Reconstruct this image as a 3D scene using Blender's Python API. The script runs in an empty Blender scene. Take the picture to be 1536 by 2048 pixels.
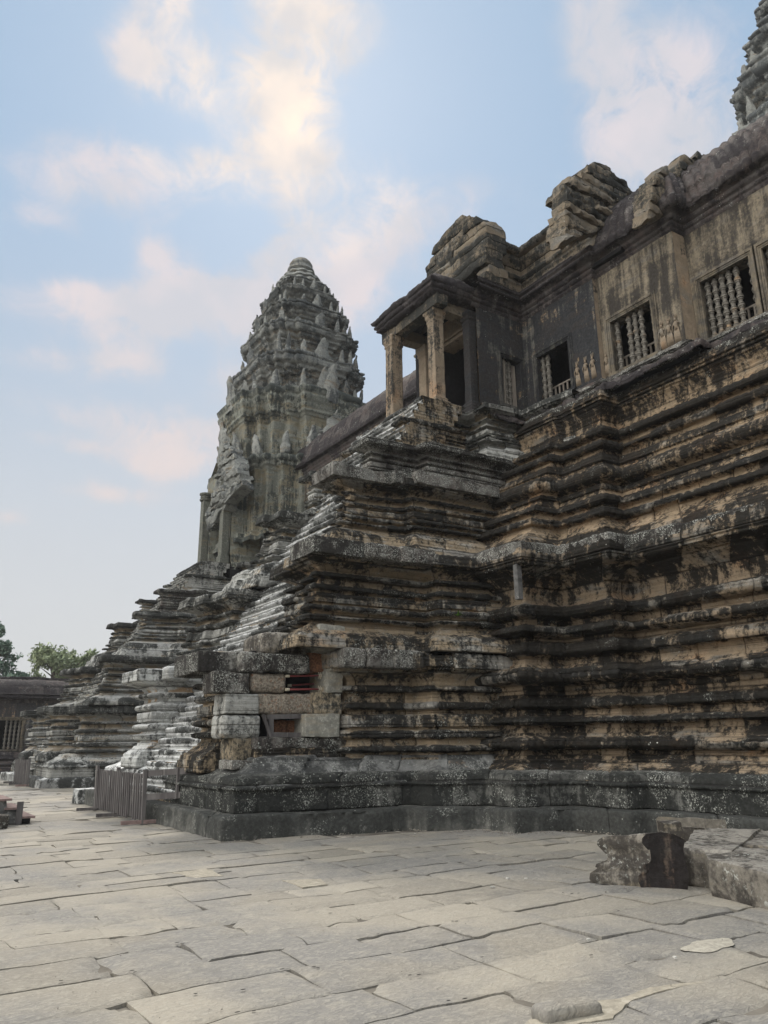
import bpy, math, random
import numpy as np
from mathutils import Vector
R = math.radians
random.seed(7); RNG = np.random.RandomState(11)
SC = bpy.context.scene
COL = SC.collection
# ------------------------------------------------------------------ camera
TH, RO, PH, CZ, FPX = R(16.5), R(-0.55), R(33.0), 1.6, 1540.0
def cam_axes():
    f = np.array([0, math.cos(TH), math.sin(TH)]); r = np.array([1., 0, 0]); u = np.cross(r, f)
    r2 = math.cos(RO)*r + math.sin(RO)*u; u2 = -math.sin(RO)*r + math.cos(RO)*u
    M = np.array([[math.cos(PH), math.sin(PH), 0], [-math.sin(PH), math.cos(PH), 0], [0, 0, 1.]])
    return M @ r2, M @ u2, M @ f
AX = cam_axes()
def ray(x, y):
    d = (x-768)/FPX*AX[0] + (1024-y)/FPX*AX[1] + AX[2]
    return d/np.linalg.norm(d)
cam = bpy.data.cameras.new('camera'); co = bpy.data.objects.new('camera', cam); COL.objects.link(co)
from mathutils import Matrix
rot = Matrix((AX[0], AX[1], -AX[2])).transposed().to_4x4()
co.matrix_world = Matrix.Translation((0, 0, CZ)) @ rot
cam.sensor_fit = 'VERTICAL'; cam.sensor_height = 36; cam.lens = 36*FPX/2048
cam.clip_end = 2000; cam.clip_start = 0.1
SC.camera = co
# ------------------------------------------------------------------ exposure, sun, sky
SC.view_settings.view_transform = 'Standard'; SC.view_settings.look = 'None'
SC.view_settings.gamma = 1; SC.view_settings.exposure = 0.66
sd = ray(590, 150); SUN_EL = math.asin(sd[2]); SUN_AZ = math.atan2(sd[0], sd[1])
sl = bpy.data.lights.new('sun', 'SUN'); sl.energy = 2.1; sl.angle = R(12); sl.color = (1, .93, .84)
so = bpy.data.objects.new('sun', sl); COL.objects.link(so)
so.rotation_euler = Vector(tuple(-sd)).to_track_quat('-Z', 'Y').to_euler()
W = bpy.data.worlds.new('World'); SC.world = W; W.use_nodes = True
SKY_STR = 0.12
def build_world():
    nt = W.node_tree; N = nt.nodes; L = nt.links
    for n in list(N): N.remove(n)
    out = N.new('ShaderNodeOutputWorld'); bg = N.new('ShaderNodeBackground'); bg.inputs[1].default_value = SKY_STR
    L.new(bg.outputs[0], out.inputs[0])
    sky = N.new('ShaderNodeTexSky'); sky.sky_type = 'NISHITA'; sky.sun_disc = False
    sky.sun_elevation = SUN_EL; sky.sun_rotation = SUN_AZ; sky.air_density = 1.0; sky.dust_density = 2.0; sky.ozone_density = 2.0
    tc = N.new('ShaderNodeTexCoord')
    def math_(op, a, b=None, c=None, clamp=False):
        m = N.new('ShaderNodeMath'); m.operation = op; m.use_clamp = clamp
        for i, v in enumerate((a, b, c)):
            if v is None: continue
            if isinstance(v, (int, float)): m.inputs[i].default_value = v
            else: L.new(v, m.inputs[i])
        return m.outputs[0]
    def vmath(op, a, b, out=0):
        m = N.new('ShaderNodeVectorMath'); m.operation = op
        for i, v in enumerate((a, b)):
            if isinstance(v, (tuple, list)): m.inputs[i].default_value = v
            elif isinstance(v, (int, float)): m.inputs[3].default_value = v
            else: L.new(v, m.inputs[i])
        return m.outputs['Value' if op in ('DOT_PRODUCT',) else 'Vector']
    def noise(vec, scale, detail, rough=.55, dist=0.0):
        n = N.new('ShaderNodeTexNoise'); n.inputs['Scale'].default_value = scale
        n.inputs['Detail'].default_value = detail; n.inputs['Roughness'].default_value = rough
        n.inputs['Distortion'].default_value = dist
        L.new(vec, n.inputs['Vector']); return n
    def mixc(fac, a, b):
        m = N.new('ShaderNodeMix'); m.data_type = 'RGBA'
        if isinstance(fac, (int, float)): m.inputs[0].default_value = fac
        else: L.new(fac, m.inputs[0])
        for i, v in ((6, a), (7, b)):
            if isinstance(v, tuple): m.inputs[i].default_value = (*v, 1)
            else: L.new(v, m.inputs[i])
        return m.outputs[2]
    G = tc.outputs['Generated']
    nz = noise(G, 6.0, 6, .6)
    off = vmath('SUBTRACT', nz.outputs['Color'], (.5, .5, .5))
    sc_ = N.new('ShaderNodeVectorMath'); sc_.operation = 'SCALE'; L.new(off, sc_.inputs[0]); sc_.inputs[3].default_value = .075
    D = vmath('ADD', G, sc_.outputs[0])
    D = vmath('NORMALIZE', D, (0, 0, 0))
    # drifts of cloud: (px, py, radius across, radius along, tilt deg, strength)
    blobs = [(590,150,.055,.10,0,1.0),(575,330,.05,.09,20,.62),(640,60,.09,.06,0,.45),(310,30,.035,.07,-30,.75),(360,155,.05,.035,0,.5),
             (190,360,.09,.035,0,.8),(330,325,.09,.028,0,.65),(740,470,.09,.06,60,.75),(880,430,.07,.04,30,.5),
             (430,590,.11,.026,10,1.2),(285,650,.075,.055,30,1.0),(330,905,.08,.03,0,1.1),(420,865,.07,.024,0,.9),(240,985,.08,.018,0,.8),(150,830,.09,.02,0,.5),(440,300,.03,.02,10,.6),(90,430,.05,.02,0,.5),(560,480,.02,.03,0,.5),(330,500,.025,.02,0,.6),(250,740,.05,.02,10,.6),(90,730,.06,.02,0,.5),(450,760,.03,.03,0,.5),(690,600,.03,.04,0,.5),(420,120,.03,.03,0,.5),(250,120,.03,.03,0,.5),(560,640,.05,.02,-20,.8),
             (110,885,.06,.010,0,.5),(25,1035,.03,.012,0,.5),(150,580,.03,.014,0,.6),(520,510,.02,.015,0,.55),(1290,270,.06,.10,-35,.85),
             (1340,180,.10,.07,0,.5),(1200,60,.035,.09,20,.6),(1180,40,.05,.06,0,.3),(480,655,.05,.03,0,.6),(340,500,.05,.04,0,.3),(60,600,.06,.03,0,.35),
             (620,560,.08,.03,10,.55),(1010,380,.04,.04,0,.3),(1430,330,.12,.07,0,.4)]
    tot = None
    up = np.array([0, 0, 1.])
    for bx, by, ra, rb, tilt, st in blobs:
        c = ray(bx, by); r_ = np.cross(c, up); r_ /= np.linalg.norm(r_); u_ = np.cross(r_, c)
        t = R(tilt); a = math.cos(t)*r_ + math.sin(t)*u_; b = -math.sin(t)*r_ + math.cos(t)*u_
        da = vmath('DOT_PRODUCT', D, tuple(a)); db = vmath('DOT_PRODUCT', D, tuple(b)); dc = vmath('DOT_PRODUCT', D, tuple(c))
        da = math_('DIVIDE', da, ra*.98); db = math_('DIVIDE', db, rb*.98)
        q = math_('ADD', math_('MULTIPLY', da, da), math_('MULTIPLY', db, db))
        e = math_('POWER', 2.718, math_('MULTIPLY', q, -1.0))
        e = math_('MULTIPLY', math_('MULTIPLY', e, st), math_('GREATER_THAN', dc, 0))
        tot = e if tot is None else math_('ADD', tot, e)
    # broken detail and the rest of the sky's thin cloud
    sep = N.new('ShaderNodeSeparateXYZ'); L.new(G, sep.inputs[0])
    zc = math_('MAXIMUM', sep.outputs[2], .08)
    px_ = math_('DIVIDE', sep.outputs[0], zc); py_ = math_('DIVIDE', sep.outputs[1], zc)
    cmb = N.new('ShaderNodeCombineXYZ'); L.new(px_, cmb.inputs[0]); L.new(py_, cmb.inputs[1])
    n2 = noise(cmb.outputs[0], 1.6, 7, .58, .3)
    n3 = noise(G, 19, 8, .64, .5)
    thin = math_('MULTIPLY', math_('SUBTRACT', n2.outputs[0], .44), 1.9, clamp=True)
    d = math_('MULTIPLY', tot, math_('ADD', math_('MULTIPLY', n3.outputs[0], 3.0), -.45))
    d = math_('ADD', d, math_('MULTIPLY', thin, .66))
    mr = N.new('ShaderNodeMapRange'); mr.interpolation_type = 'SMOOTHSTEP'; L.new(d, mr.inputs[0])
    mr.inputs[1].default_value = .20; mr.inputs[2].default_value = 1.2; mr.inputs[3].default_value = 0; mr.inputs[4].default_value = .93
    # air colours: blue above, pale grey low
    k = 1/SKY_STR
    hz = N.new('ShaderNodeMapRange'); hz.interpolation_type = 'SMOOTHSTEP'; L.new(sep.outputs[2], hz.inputs[0])
    hz.inputs[1].default_value = .10; hz.inputs[2].default_value = .66; hz.inputs[3].default_value = .97; hz.inputs[4].default_value = .24
    veil = mixc(hz.outputs[0], (.20*k, .345*k, .525*k), (.475*k, .48*k, .485*k))
    base = mixc(.94, sky.outputs[0], veil)
    # warm bright clouds toward the sun, grey-lilac away
    ds = vmath('DOT_PRODUCT', G, tuple(sd)); wv = N.new('ShaderNodeMapRange'); L.new(ds, wv.inputs[0])
    wv.inputs[1].default_value = .975; wv.inputs[2].default_value = 1.0
    wv.inputs[3].default_value = 0; wv.inputs[4].default_value = 1
    lowc = N.new('ShaderNodeMapRange'); L.new(sep.outputs[2], lowc.inputs[0]); lowc.inputs[1].default_value = .15; lowc.inputs[2].default_value = .6
    cc = mixc(lowc.outputs[0], (.62*k, .52*k, .48*k), (.60*k, .55*k, .57*k))
    cc = mixc(wv.outputs[0], cc, (.92*k, .76*k, .62*k))
    n4 = noise(G, 9, 4, .5)
    dk = N.new('ShaderNodeMapRange'); L.new(n4.outputs[0], dk.inputs[0]); dk.inputs[1].default_value = .4; dk.inputs[2].default_value = .62; dk.inputs[3].default_value = .0; dk.inputs[4].default_value = .65
    cc = mixc(dk.outputs[0], cc, (.44*k, .47*k, .52*k))
    fin = mixc(mr.outputs[0], base, cc)
    fin = mixc(.17, fin, (0., 0., 0.))
    # added bright sky patch, unseen to the left and behind, as fill for the facades
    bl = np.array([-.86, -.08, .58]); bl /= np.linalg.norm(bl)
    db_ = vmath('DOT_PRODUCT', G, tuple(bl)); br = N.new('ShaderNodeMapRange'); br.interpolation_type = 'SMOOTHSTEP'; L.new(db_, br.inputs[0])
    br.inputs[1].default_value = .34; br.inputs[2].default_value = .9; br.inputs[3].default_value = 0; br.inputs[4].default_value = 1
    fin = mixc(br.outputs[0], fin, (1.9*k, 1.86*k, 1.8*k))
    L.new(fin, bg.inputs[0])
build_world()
# ------------------------------------------------------------------ numpy noise
_T = RNG.rand(32, 32, 32).astype(np.float32)
def vnoise(P):
    P = np.asarray(P, dtype=np.float64); i = np.floor(P).astype(np.int64); f = P - i; f = f*f*(3-2*f)
    i &= 31; j = (i+1) & 31
    x0, y0, z0 = i[..., 0], i[..., 1], i[..., 2]; x1, y1, z1 = j[..., 0], j[..., 1], j[..., 2]
    fx, fy, fz = f[..., 0], f[..., 1], f[..., 2]
    a = _T[x0, y0, z0]*(1-fx)+_T[x1, y0, z0]*fx; b = _T[x0, y1, z0]*(1-fx)+_T[x1, y1, z0]*fx
    c = _T[x0, y0, z1]*(1-fx)+_T[x1, y0, z1]*fx; d = _T[x0, y1, z1]*(1-fx)+_T[x1, y1, z1]*fx
    return ((a*(1-fy)+b*fy)*(1-fz)+(c*(1-fy)+d*fy)*fz)*2-1
def fbm(P, s, o=3):
    r = 0; a = 1; t = 0
    for k in range(o):
        r = r + a*vnoise(np.asarray(P)*s*(2.03**k)+7.3*k+3.1); t += a; a *= .5
    return r/t
# ------------------------------------------------------------------ materials
MATS = {}
def nodes_of(name):
    m = bpy.data.materials.new(name); m.use_nodes = True; nt = m.node_tree
    b = nt.nodes['Principled BSDF']; b.inputs['Roughness'].default_value = .9
    b.inputs['Specular IOR Level'].default_value = .08
    return m, nt, nt.nodes, nt.links, b
class NB:
    def __init__(s, nt): s.N = nt.nodes; s.L = nt.links
    def m(s, op, a, b=None, clamp=False):
        n = s.N.new('ShaderNodeMath'); n.operation = op; n.use_clamp = clamp
        for i, v in enumerate((a, b)):
            if v is None: continue
            if isinstance(v, (int, float)): n.inputs[i].default_value = v
            else: s.L.new(v, n.inputs[i])
        return n.outputs[0]
    def noise(s, vec, scale, detail=4, rough=.6, dist=0.):
        n = s.N.new('ShaderNodeTexNoise'); n.inputs['Scale'].default_value = scale; n.inputs['Detail'].default_value = detail
        n.inputs['Roughness'].default_value = rough; n.inputs['Distortion'].default_value = dist
        s.L.new(vec, n.inputs['Vector']); return n.outputs[0]
    def voro(s, vec, scale, feat='F1'):
        n = s.N.new('ShaderNodeTexVoronoi'); n.feature = feat; n.inputs['Scale'].default_value = scale
        s.L.new(vec, n.inputs['Vector']); return n.outputs[0]
    def ramp(s, v, a, b, lo=0., hi=1.):
        n = s.N.new('ShaderNodeMapRange'); n.interpolation_type = 'SMOOTHSTEP'; s.L.new(v, n.inputs[0])
        for i, q in enumerate((a, b, lo, hi)): n.inputs[i+1].default_value = q
        return n.outputs[0]
    def mix(s, f, a, b):
        n = s.N.new('ShaderNodeMix'); n.data_type = 'RGBA'
        if isinstance(f, (int, float)): n.inputs[0].default_value = f
        else: s.L.new(f, n.inputs[0])
        for i, v in ((6, a), (7, b)):
            if isinstance(v, tuple): n.inputs[i].default_value = (*v, 1)
            else: s.L.new(v, n.inputs[i])
        return n.outputs[2]
    def mapping(s, vec, sc):
        n = s.N.new('ShaderNodeMapping'); n.inputs['Scale'].default_value = sc; s.L.new(vec, n.inputs[0]); return n.outputs[0]
    def attr(s, name):
        n = s.N.new('ShaderNodeAttribute'); n.attribute_name = name; return n.outputs['Fac']
def stone(name, black=.5, tan=.35, lichen=.3, grey=(.20, .195, .18), tanc=(.36, .25, .15), blackc=(.018, .019, .018), orange=.25,
          pale=0., streak=.4, joints=1., seed=0, lscale=1., brown=.0, kprot=1., bump=1.0, carve=.5, palec=(.56, .57, .56), flute=0., soft=1.):
    if name in MATS: return MATS[name]
    m, nt, N, L, b = nodes_of(name); q = NB(nt)
    tc = N.new('ShaderNodeTexCoord'); mp = N.new('ShaderNodeMapping'); mp.inputs['Location'].default_value = (seed*3.7, seed*1.9, seed*2.3)
    geo = N.new('ShaderNodeNewGeometry'); L.new(geo.outputs['Position'], mp.inputs[0]); P = mp.outputs[0]
    blk = q.attr('blk'); jd = q.attr('jd'); prot = q.attr('prot')
    n_big = q.noise(P, .55, 5, .62, .3); n_mid = q.noise(P, 2.2, 6, .65, .2); n_f = q.noise(P, 14, 6, .7); n_ff = q.noise(P, 60, 4, .7)
    Pst = q.mapping(P, (3.0, 3.0, .26)); n_st = q.noise(Pst, 1.6, 5, .65, .2)
    Pfl = q.mapping(P, (1, 1, 3.2)); n_fl = q.noise(Pfl, 1.2, 5, .6, .2)
    # fresh and weathered sandstone
    c = q.mix(q.ramp(blk, .0, 1.), tuple(v*.72 for v in grey), tuple(min(1, v*1.6) for v in grey))
    c = q.mix(q.m('MULTIPLY', q.ramp(n_f, .45, .72), .7), c, tuple(min(.6, v*1.75) for v in grey))
    tm = q.ramp(q.m('ADD', q.m('ADD', n_fl, q.m('MULTIPLY', blk, .22)), q.m('MULTIPLY', prot, -.16)), .66-tan*.30, .80-tan*.22)
    tcol = q.mix(q.ramp(q.noise(P, 1.1, 3, .5), .56-orange*.10, .74-orange*.08), tanc, (tanc[0]*1.2, tanc[1]*.98, tanc[2]*.82))
    tcol = q.mix(q.ramp(n_mid, .35, .7), tuple(v*.72 for v in tanc), tcol)
    c = q.mix(tm, c, tcol)
    if brown > 0:
        c = q.mix(q.m('MULTIPLY', q.ramp(n_mid, .4, .6), brown), c, (.095, .07, .062))
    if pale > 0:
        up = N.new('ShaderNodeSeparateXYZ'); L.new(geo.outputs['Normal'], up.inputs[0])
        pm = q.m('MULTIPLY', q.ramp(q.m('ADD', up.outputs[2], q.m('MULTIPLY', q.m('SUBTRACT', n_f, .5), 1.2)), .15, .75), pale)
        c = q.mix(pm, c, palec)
    # black biofilm: patches, stronger on what stands proud, runs downwards
    bm = q.m('ADD', q.m('MULTIPLY', n_mid, .55), q.m('MULTIPLY', n_st, .45*streak/.4))
    bm = q.m('ADD', bm, q.m('MULTIPLY', n_big, .35))
    bm = q.m('ADD', bm, q.m('MULTIPLY', prot, .15*kprot)); bm = q.m('ADD', bm, q.m('MULTIPLY', q.m('SUBTRACT', blk, .5), .24))
    bm = q.m('ADD', bm, q.m('MULTIPLY', q.m('SUBTRACT', n_f, .5), .62))
    bm = q.m('ADD', bm, q.m('MULTIPLY', q.m('SUBTRACT', q.noise(P, 6.5, 5, .7, .3), .5), .30))
    mu = .5*.55+.5*.45*streak/.4+.5*.35+.04
    th = mu + .17 - black*.34
    bmask = q.m('MULTIPLY', q.ramp(bm, th-.10*soft, th+.115*soft), .96)
    # grime settles grain by grain: dark pits and worn flecks
    c = q.mix(q.m('MULTIPLY', q.ramp(n_ff, .50, .72), .45), c, tuple(v*.45 for v in grey))
    c = q.mix(q.m('MULTIPLY', q.ramp(q.noise(P, 5, 6, .75, .2), .50, .68), .45), c, tuple(v*.38 for v in grey))
    bcol = q.mix(q.ramp(n_f, .35, .7), blackc, tuple(v*1.9 for v in blackc))
    c = q.mix(bmask, c, bcol)
    # lichen: crusts and dots
    if lichen > 0:
        v1 = q.voro(q.m2(P, n_f) if False else P, 22*lscale); v2 = q.noise(P, 34*lscale, 5, .72); v3 = q.noise(P, 1.9, 5, .68, .5)
        lm = q.m('MULTIPLY', q.ramp(v2, .56-lichen*.05, .64-lichen*.03), q.ramp(v3, .60-lichen*.16, .70-lichen*.14))
        dots = q.m('MULTIPLY', q.ramp(q.voro(P, 9*lscale), .17, .10), q.ramp(q.noise(P, 1.7, 3, .5), .64-lichen*.10, .70-lichen*.08))
        lm = q.m('MAXIMUM', lm, dots)
        lc = q.mix(q.ramp(n_ff, .3, .7), (.25, .255, .23), (.50, .51, .46))
        c = q.mix(q.m('MULTIPLY', lm, .85), c, lc)
    # joints
    if joints > 0:
        jw = q.m('ADD', jd, q.m('MULTIPLY', q.m('SUBTRACT', n_f, .5), .02))
        jm = q.m('MULTIPLY', q.ramp(jw, .004, .020, 1., 0.), .75*joints)
        c = q.mix(jm, c, (.016, .015, .014))
    L.new(c, b.inputs['Base Color'])
    # bump
    h = q.m('ADD', q.m('MULTIPLY', n_f, .5), q.m('MULTIPLY', n_ff, .22))
    h = q.m('ADD', h, q.m('MULTIPLY', q.ramp(q.voro(q.mapping(P, (1, 1, 1)), 13), 0., .6), .45*carve))
    if joints > 0: h = q.m('ADD', h, q.m('MULTIPLY', q.ramp(jd, .0, .025), .9*joints))
    if flute:
        sz = N.new('ShaderNodeSeparateXYZ'); L.new(geo.outputs['Position'], sz.inputs[0])
        fz = q.m('FRACT', q.m('DIVIDE', q.m('ADD', sz.outputs[2], q.m('MULTIPLY', n_mid, .03)), .098)); tr = q.m('ABSOLUTE', q.m('SUBTRACT', fz, .5))
        fz2 = q.m('ABSOLUTE', q.m('SUBTRACT', q.m('FRACT', q.m('DIVIDE', sz.outputs[2], .27)), .5))
        h = q.m('ADD', h, q.m('MULTIPLY', q.m('MULTIPLY', q.ramp(tr, .18, .30), q.ramp(n_big, .38, .55)), .6*flute))
        h = q.m('ADD', h, q.m('MULTIPLY', q.ramp(fz2, .40, .46), -.9*flute))
    bp = N.new('ShaderNodeBump'); bp.inputs['Strength'].default_value = .85*bump; bp.inputs['Distance'].default_value = .034
    L.new(h, bp.inputs['Height']); L.new(bp.outputs[0], b.inputs['Normal'])
    MATS[name] = m; return m
def plain(name, col, col2=None, scale=8, rough=.8, bump=.3, stretch=(1, 1, 1), dist=.01, detail=5, spots=None):
    if name in MATS: return MATS[name]
    m, nt, N, L, b = nodes_of(name); q = NB(nt); b.inputs['Roughness'].default_value = rough
    tc = N.new('ShaderNodeTexCoord'); P = q.mapping(tc.outputs['Object'], stretch)
    n = q.noise(P, scale, detail, .65, .2)
    c = q.mix(q.ramp(n, .3, .7), col, col2 or tuple(v*.6 for v in col))
    if spots: c = q.mix(q.ramp(q.noise(P, scale*.5+1, 5, .7), .56, .64), c, spots)
    L.new(c, b.inputs['Base Color'])
    if bump:
        bp = N.new('ShaderNodeBump'); bp.inputs['Strength'].default_value = bump; bp.inputs['Distance'].default_value = dist
        L.new(q.m('ADD', n, q.m('MULTIPLY', q.noise(P, scale*6, 3), .4)), bp.inputs['Height']); L.new(bp.outputs[0], b.inputs['Normal'])
    MATS[name] = m; return m
# ------------------------------------------------------------------ objects
def tag(o, label=None, cat=None, group=None, kind=None):
    if label: o['label'] = label
    if cat: o['category'] = cat
    if group: o['group'] = group
    if kind: o['kind'] = kind
    return o
def empty(name, loc=(0, 0, 0), label=None, cat=None, group=None, kind=None):
    o = bpy.data.objects.new(name, None); COL.objects.link(o); o.location = loc; o.empty_display_size = .3
    return tag(o, label, cat, group, kind)
def mesh_obj(name, V, F, mat, parent=None, attrs=None, smooth=True, sharp=None, mats=None, mi=None):
    me = bpy.data.meshes.new(name); V = np.asarray(V, dtype=np.float32)
    if parent is not None:
        pm = parent
        off = np.zeros(3)
        while pm is not None: off = off + np.array(pm.location); pm = pm.parent
        V = V - off.astype(np.float32)
    if isinstance(F, np.ndarray) and F.ndim == 2:
        k = F.shape[1]; nf = F.shape[0]
        me.vertices.add(len(V)); me.vertices.foreach_set('co', V.ravel())
        me.loops.add(nf*k); me.loops.foreach_set('vertex_index', F.astype(np.int32).ravel())
        me.polygons.add(nf); me.polygons.foreach_set('loop_start', np.arange(0, nf*k, k, dtype=np.int32))
        me.polygons.foreach_set('loop_total', np.full(nf, k, dtype=np.int32)); me.update(calc_edges=True)
    else:
        me.from_pydata([tuple(map(float, v)) for v in V], [], [tuple(int(i) for i in f) for f in F])
    me.validate()
    if attrs:
        for k2, a in attrs.items():
            at = me.attributes.new(k2, 'FLOAT', 'POINT'); at.data.foreach_set('value', np.asarray(a, dtype=np.float32).ravel())
    me.polygons.foreach_set('use_smooth', np.full(len(me.polygons), smooth))
    if smooth and sharp:
        try: me.set_sharp_from_angle(angle=R(sharp))
        except Exception: pass
    for mt in (mats or [mat]): me.materials.append(mt)
    if mi is not None: me.polygons.foreach_set('material_index', np.asarray(mi, dtype=np.int32))
    o = bpy.data.objects.new(name, me); COL.objects.link(o)
    if parent is not None: o.parent = parent
    return o
class MB:
    """collects small solids into one mesh"""
    def __init__(s): s.V = []; s.F = []; s.n = 0
    def add(s, V, F):
        V = np.asarray(V, float); s.V.append(V); s.F += [tuple(i+s.n for i in f) for f in F]; s.n += len(V); return s
    def box(s, c, d, rz=0., tilt=(0, 0)):
        x, y, z = [v/2 for v in d]
        v = np.array([(a*x, b2*y, c2*z) for a in (-1, 1) for b2 in (-1, 1) for c2 in (-1, 1)])
        cx, sx = math.cos(tilt[0]), math.sin(tilt[0]); cy, sy = math.cos(tilt[1]), math.sin(tilt[1]); cz, sz = math.cos(rz), math.sin(rz)
        Rm = np.array([[cz, -sz, 0], [sz, cz, 0], [0, 0, 1]]) @ np.array([[cy, 0, sy], [0, 1, 0], [-sy, 0, cy]]) @ np.array([[1, 0, 0], [0, cx, -sx], [0, sx, cx]])
        return s.add(v @ Rm.T + np.array(c), [(0, 1, 3, 2), (4, 6, 7, 5), (0, 4, 5, 1), (2, 3, 7, 6), (0, 2, 6, 4), (1, 5, 7, 3)])
    def bar(s, a, b, w, h=None, n=4):
        a = np.array(a, float); b = np.array(b, float); d = b-a; d /= np.linalg.norm(d)
        u = np.cross(d, (0, 0, 1.)) if abs(d[2]) < .95 else np.cross(d, (0, 1., 0)); u /= np.linalg.norm(u); v = np.cross(u, d)
        h = h or w; pts = []
        for p in (a, b):
            for k in range(n):
                t = 2*math.pi*(k+.5)/n; sc = math.sqrt(2) if n == 4 else 1
                pts.append(p + u*math.cos(t)*w/2*sc + v*math.sin(t)*h/2*sc)
        return s.add(pts, [tuple(range(n))[::-1], tuple(range(n, 2*n))] + [(k, (k+1) % n, n+(k+1) % n, n+k) for k in range(n)])
    def tube(s, P, rr, n=8):
        P = np.array(P, float); m = len(P); pts = []
        for i in range(m):
            d = P[min(i+1, m-1)]-P[max(i-1, 0)]; d /= np.linalg.norm(d)+1e-9
            u = np.cross(d, (.3, .2, 1.)); u /= np.linalg.norm(u); v = np.cross(u, d)
            for k in range(n):
                t = 2*math.pi*k/n; pts.append(P[i]+(u*math.cos(t)+v*math.sin(t))*rr[i])
        F = [(i*n+k, i*n+(k+1) % n, (i+1)*n+(k+1) % n, (i+1)*n+k) for i in range(m-1) for k in range(n)]
        F += [tuple(range(n))[::-1], tuple(range((m-1)*n, m*n))]
        return s.add(pts, F)
    def lathe(s, c, prof, n=14):
        pts = []; m = len(prof)
        for r_, z in prof:
            for k in range(n): t = 2*math.pi*k/n; pts.append((c[0]+r_*math.cos(t), c[1]+r_*math.sin(t), c[2]+z))
        F = [(i*n+k, i*n+(k+1) % n, (i+1)*n+(k+1) % n, (i+1)*n+k) for i in range(m-1) for k in range(n)]
        F += [tuple(range(n))[::-1], tuple(range((m-1)*n, m*n))]
        return s.add(pts, F)
    def build(s, name, mat, parent=None, smooth=False, sharp=None):
        return mesh_obj(name, np.concatenate(s.V), s.F, mat, parent, smooth=smooth, sharp=sharp)
def arc(z0, z1, s_in, s_out, n=7):
    """a round moulding: bulges outward from inset s_in to s_out"""
    return [(s_in-(s_in-s_out)*1.42*math.sin(math.pi*k/n)**.55, z0+(z1-z0)*(.5-.5*math.cos(math.pi*k/n))) for k in range(1, n)]
def sweep(name, pathA, prof, mat, parent=None, pathB=None, zr=None, res=.045, closed=False, amp=.012, low=.018, course=.40, blen=.95,
          seed=0, sx=1., sy=1., scallop=0., per=.16, cap=None, blk_amp=.012, sharp=None, miss=.02, petal=None, rib=0., ribper=.3, ero=.55):
    A = np.array(pathA, float); B = np.array(pathB if pathB is not None else pathA, float)
    prof = np.array(prof, float); zA, zB = zr if zr else (prof[:, 1].min(), prof[:, 1].max())
    rs = np.random.RandomState(seed+5)
    # profile resampled
    S = []; Z = []; rv = [0.]
    for k in range(len(prof)-1):
        a, b = prof[k], prof[k+1]; l = np.linalg.norm(b-a); n = max(1, int(math.ceil(l/res)))
        for t in range(n): S.append(a[0]+(b[0]-a[0])*t/n); Z.append(a[1]+(b[1]-a[1])*t/n)
    S.append(prof[-1, 0]); Z.append(prof[-1, 1]); S = np.array(S); Z = np.array(Z)
    prot = np.convolve(np.pad(S, 9, mode='edge'), np.ones(19)/19, 'valid') - S   # >0 where it stands proud
    pr = np.clip(prot/.12, -1, 1)
    n = len(A); segs = n if closed else n-1
    def mitres(Pt):
        nm = []
        for i in range(segs):
            d = Pt[(i+1) % n]-Pt[i]; d = d/(np.linalg.norm(d)+1e-9); nm.append(np.array([-d[1], d[0]]))
        M = []
        for i in range(n):
            if closed: a, b = nm[i-1], nm[i]
            else: a, b = nm[max(i-1, 0)], nm[min(i, segs-1)]
            M.append((a+b)/(1+max(a@b, -.5)))
        return np.array(M)
    MA, MBm = mitres(A), mitres(B)
    T = np.clip((Z-zA)/(zB-zA+1e-9), 0, 1)[:, None]
    I = []; Fr = []; U = []; u0 = 0.
    for i in range(segs):
        l = np.linalg.norm(A[(i+1) % n]-A[i]); k = max(1, int(math.ceil(l/res)))
        for t in range(k): I.append(i); Fr.append(t/k); U.append(u0+l*t/k)
        u0 += l
    I.append(segs-1); Fr.append(1.); U.append(u0)
    I = np.array(I); Fr = np.array(Fr); U = np.array(U)
    sc = np.array([sx, sy])
    def vert(i):
        i = i % n
        return (A[i][None, None]*(1-T[:, None]) + B[i][None, None]*T[:, None])
    VA = A[I % n]; VA2 = A[(I+1) % n]; VB = B[I % n]; VB2 = B[(I+1) % n]
    mA = MA[I % n]*sc; mA2 = MA[(I+1) % n]*sc; mB = MBm[I % n]*sc; mB2 = MBm[(I+1) % n]*sc
    t3 = T[:, :, None]; S3 = S[:, None, None]; f3 = Fr[None, :, None]
    p0 = VA[None]*(1-t3)+VB[None]*t3 + S3*(mA[None]*(1-t3)+mB[None]*t3)
    p1 = VA2[None]*(1-t3)+VB2[None]*t3 + S3*(mA2[None]*(1-t3)+mB2[None]*t3)
    XY = p0*(1-f3)+p1*f3
    Pn = np.concatenate([XY, np.broadcast_to(Z[:, None, None], (len(Z), len(U), 1))], 2)
    gu = np.gradient(Pn, axis=1); gv = np.gradient(Pn, axis=0)
    if closed:
        gu[:, 0] = gu[:, -1] = (Pn[:, 1]-Pn[:, -2])/2
    Nn = np.cross(gu, gv); Nn /= (np.linalg.norm(Nn, axis=2, keepdims=True)+1e-9)   # outward
    d = fbm(Pn, 1.1, 2)*low + fbm(Pn, 5.5, 3)*amp
    # masonry
    zlo, zhi = Z.min(), Z.max(); cb = [zlo]
    while cb[-1] < zhi: cb.append(cb[-1]+course*rs.uniform(.8, 1.25))
    cb = np.array(cb); ci = np.clip(np.searchsorted(cb, Z, 'right')-1, 0, len(cb)-2)
    dz = np.minimum(np.abs(Z-cb[ci]), np.abs(cb[ci+1]-Z))
    JD = np.zeros(Pn.shape[:2]); BL = np.zeros(Pn.shape[:2]); OF = np.zeros(Pn.shape[:2])
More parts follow.
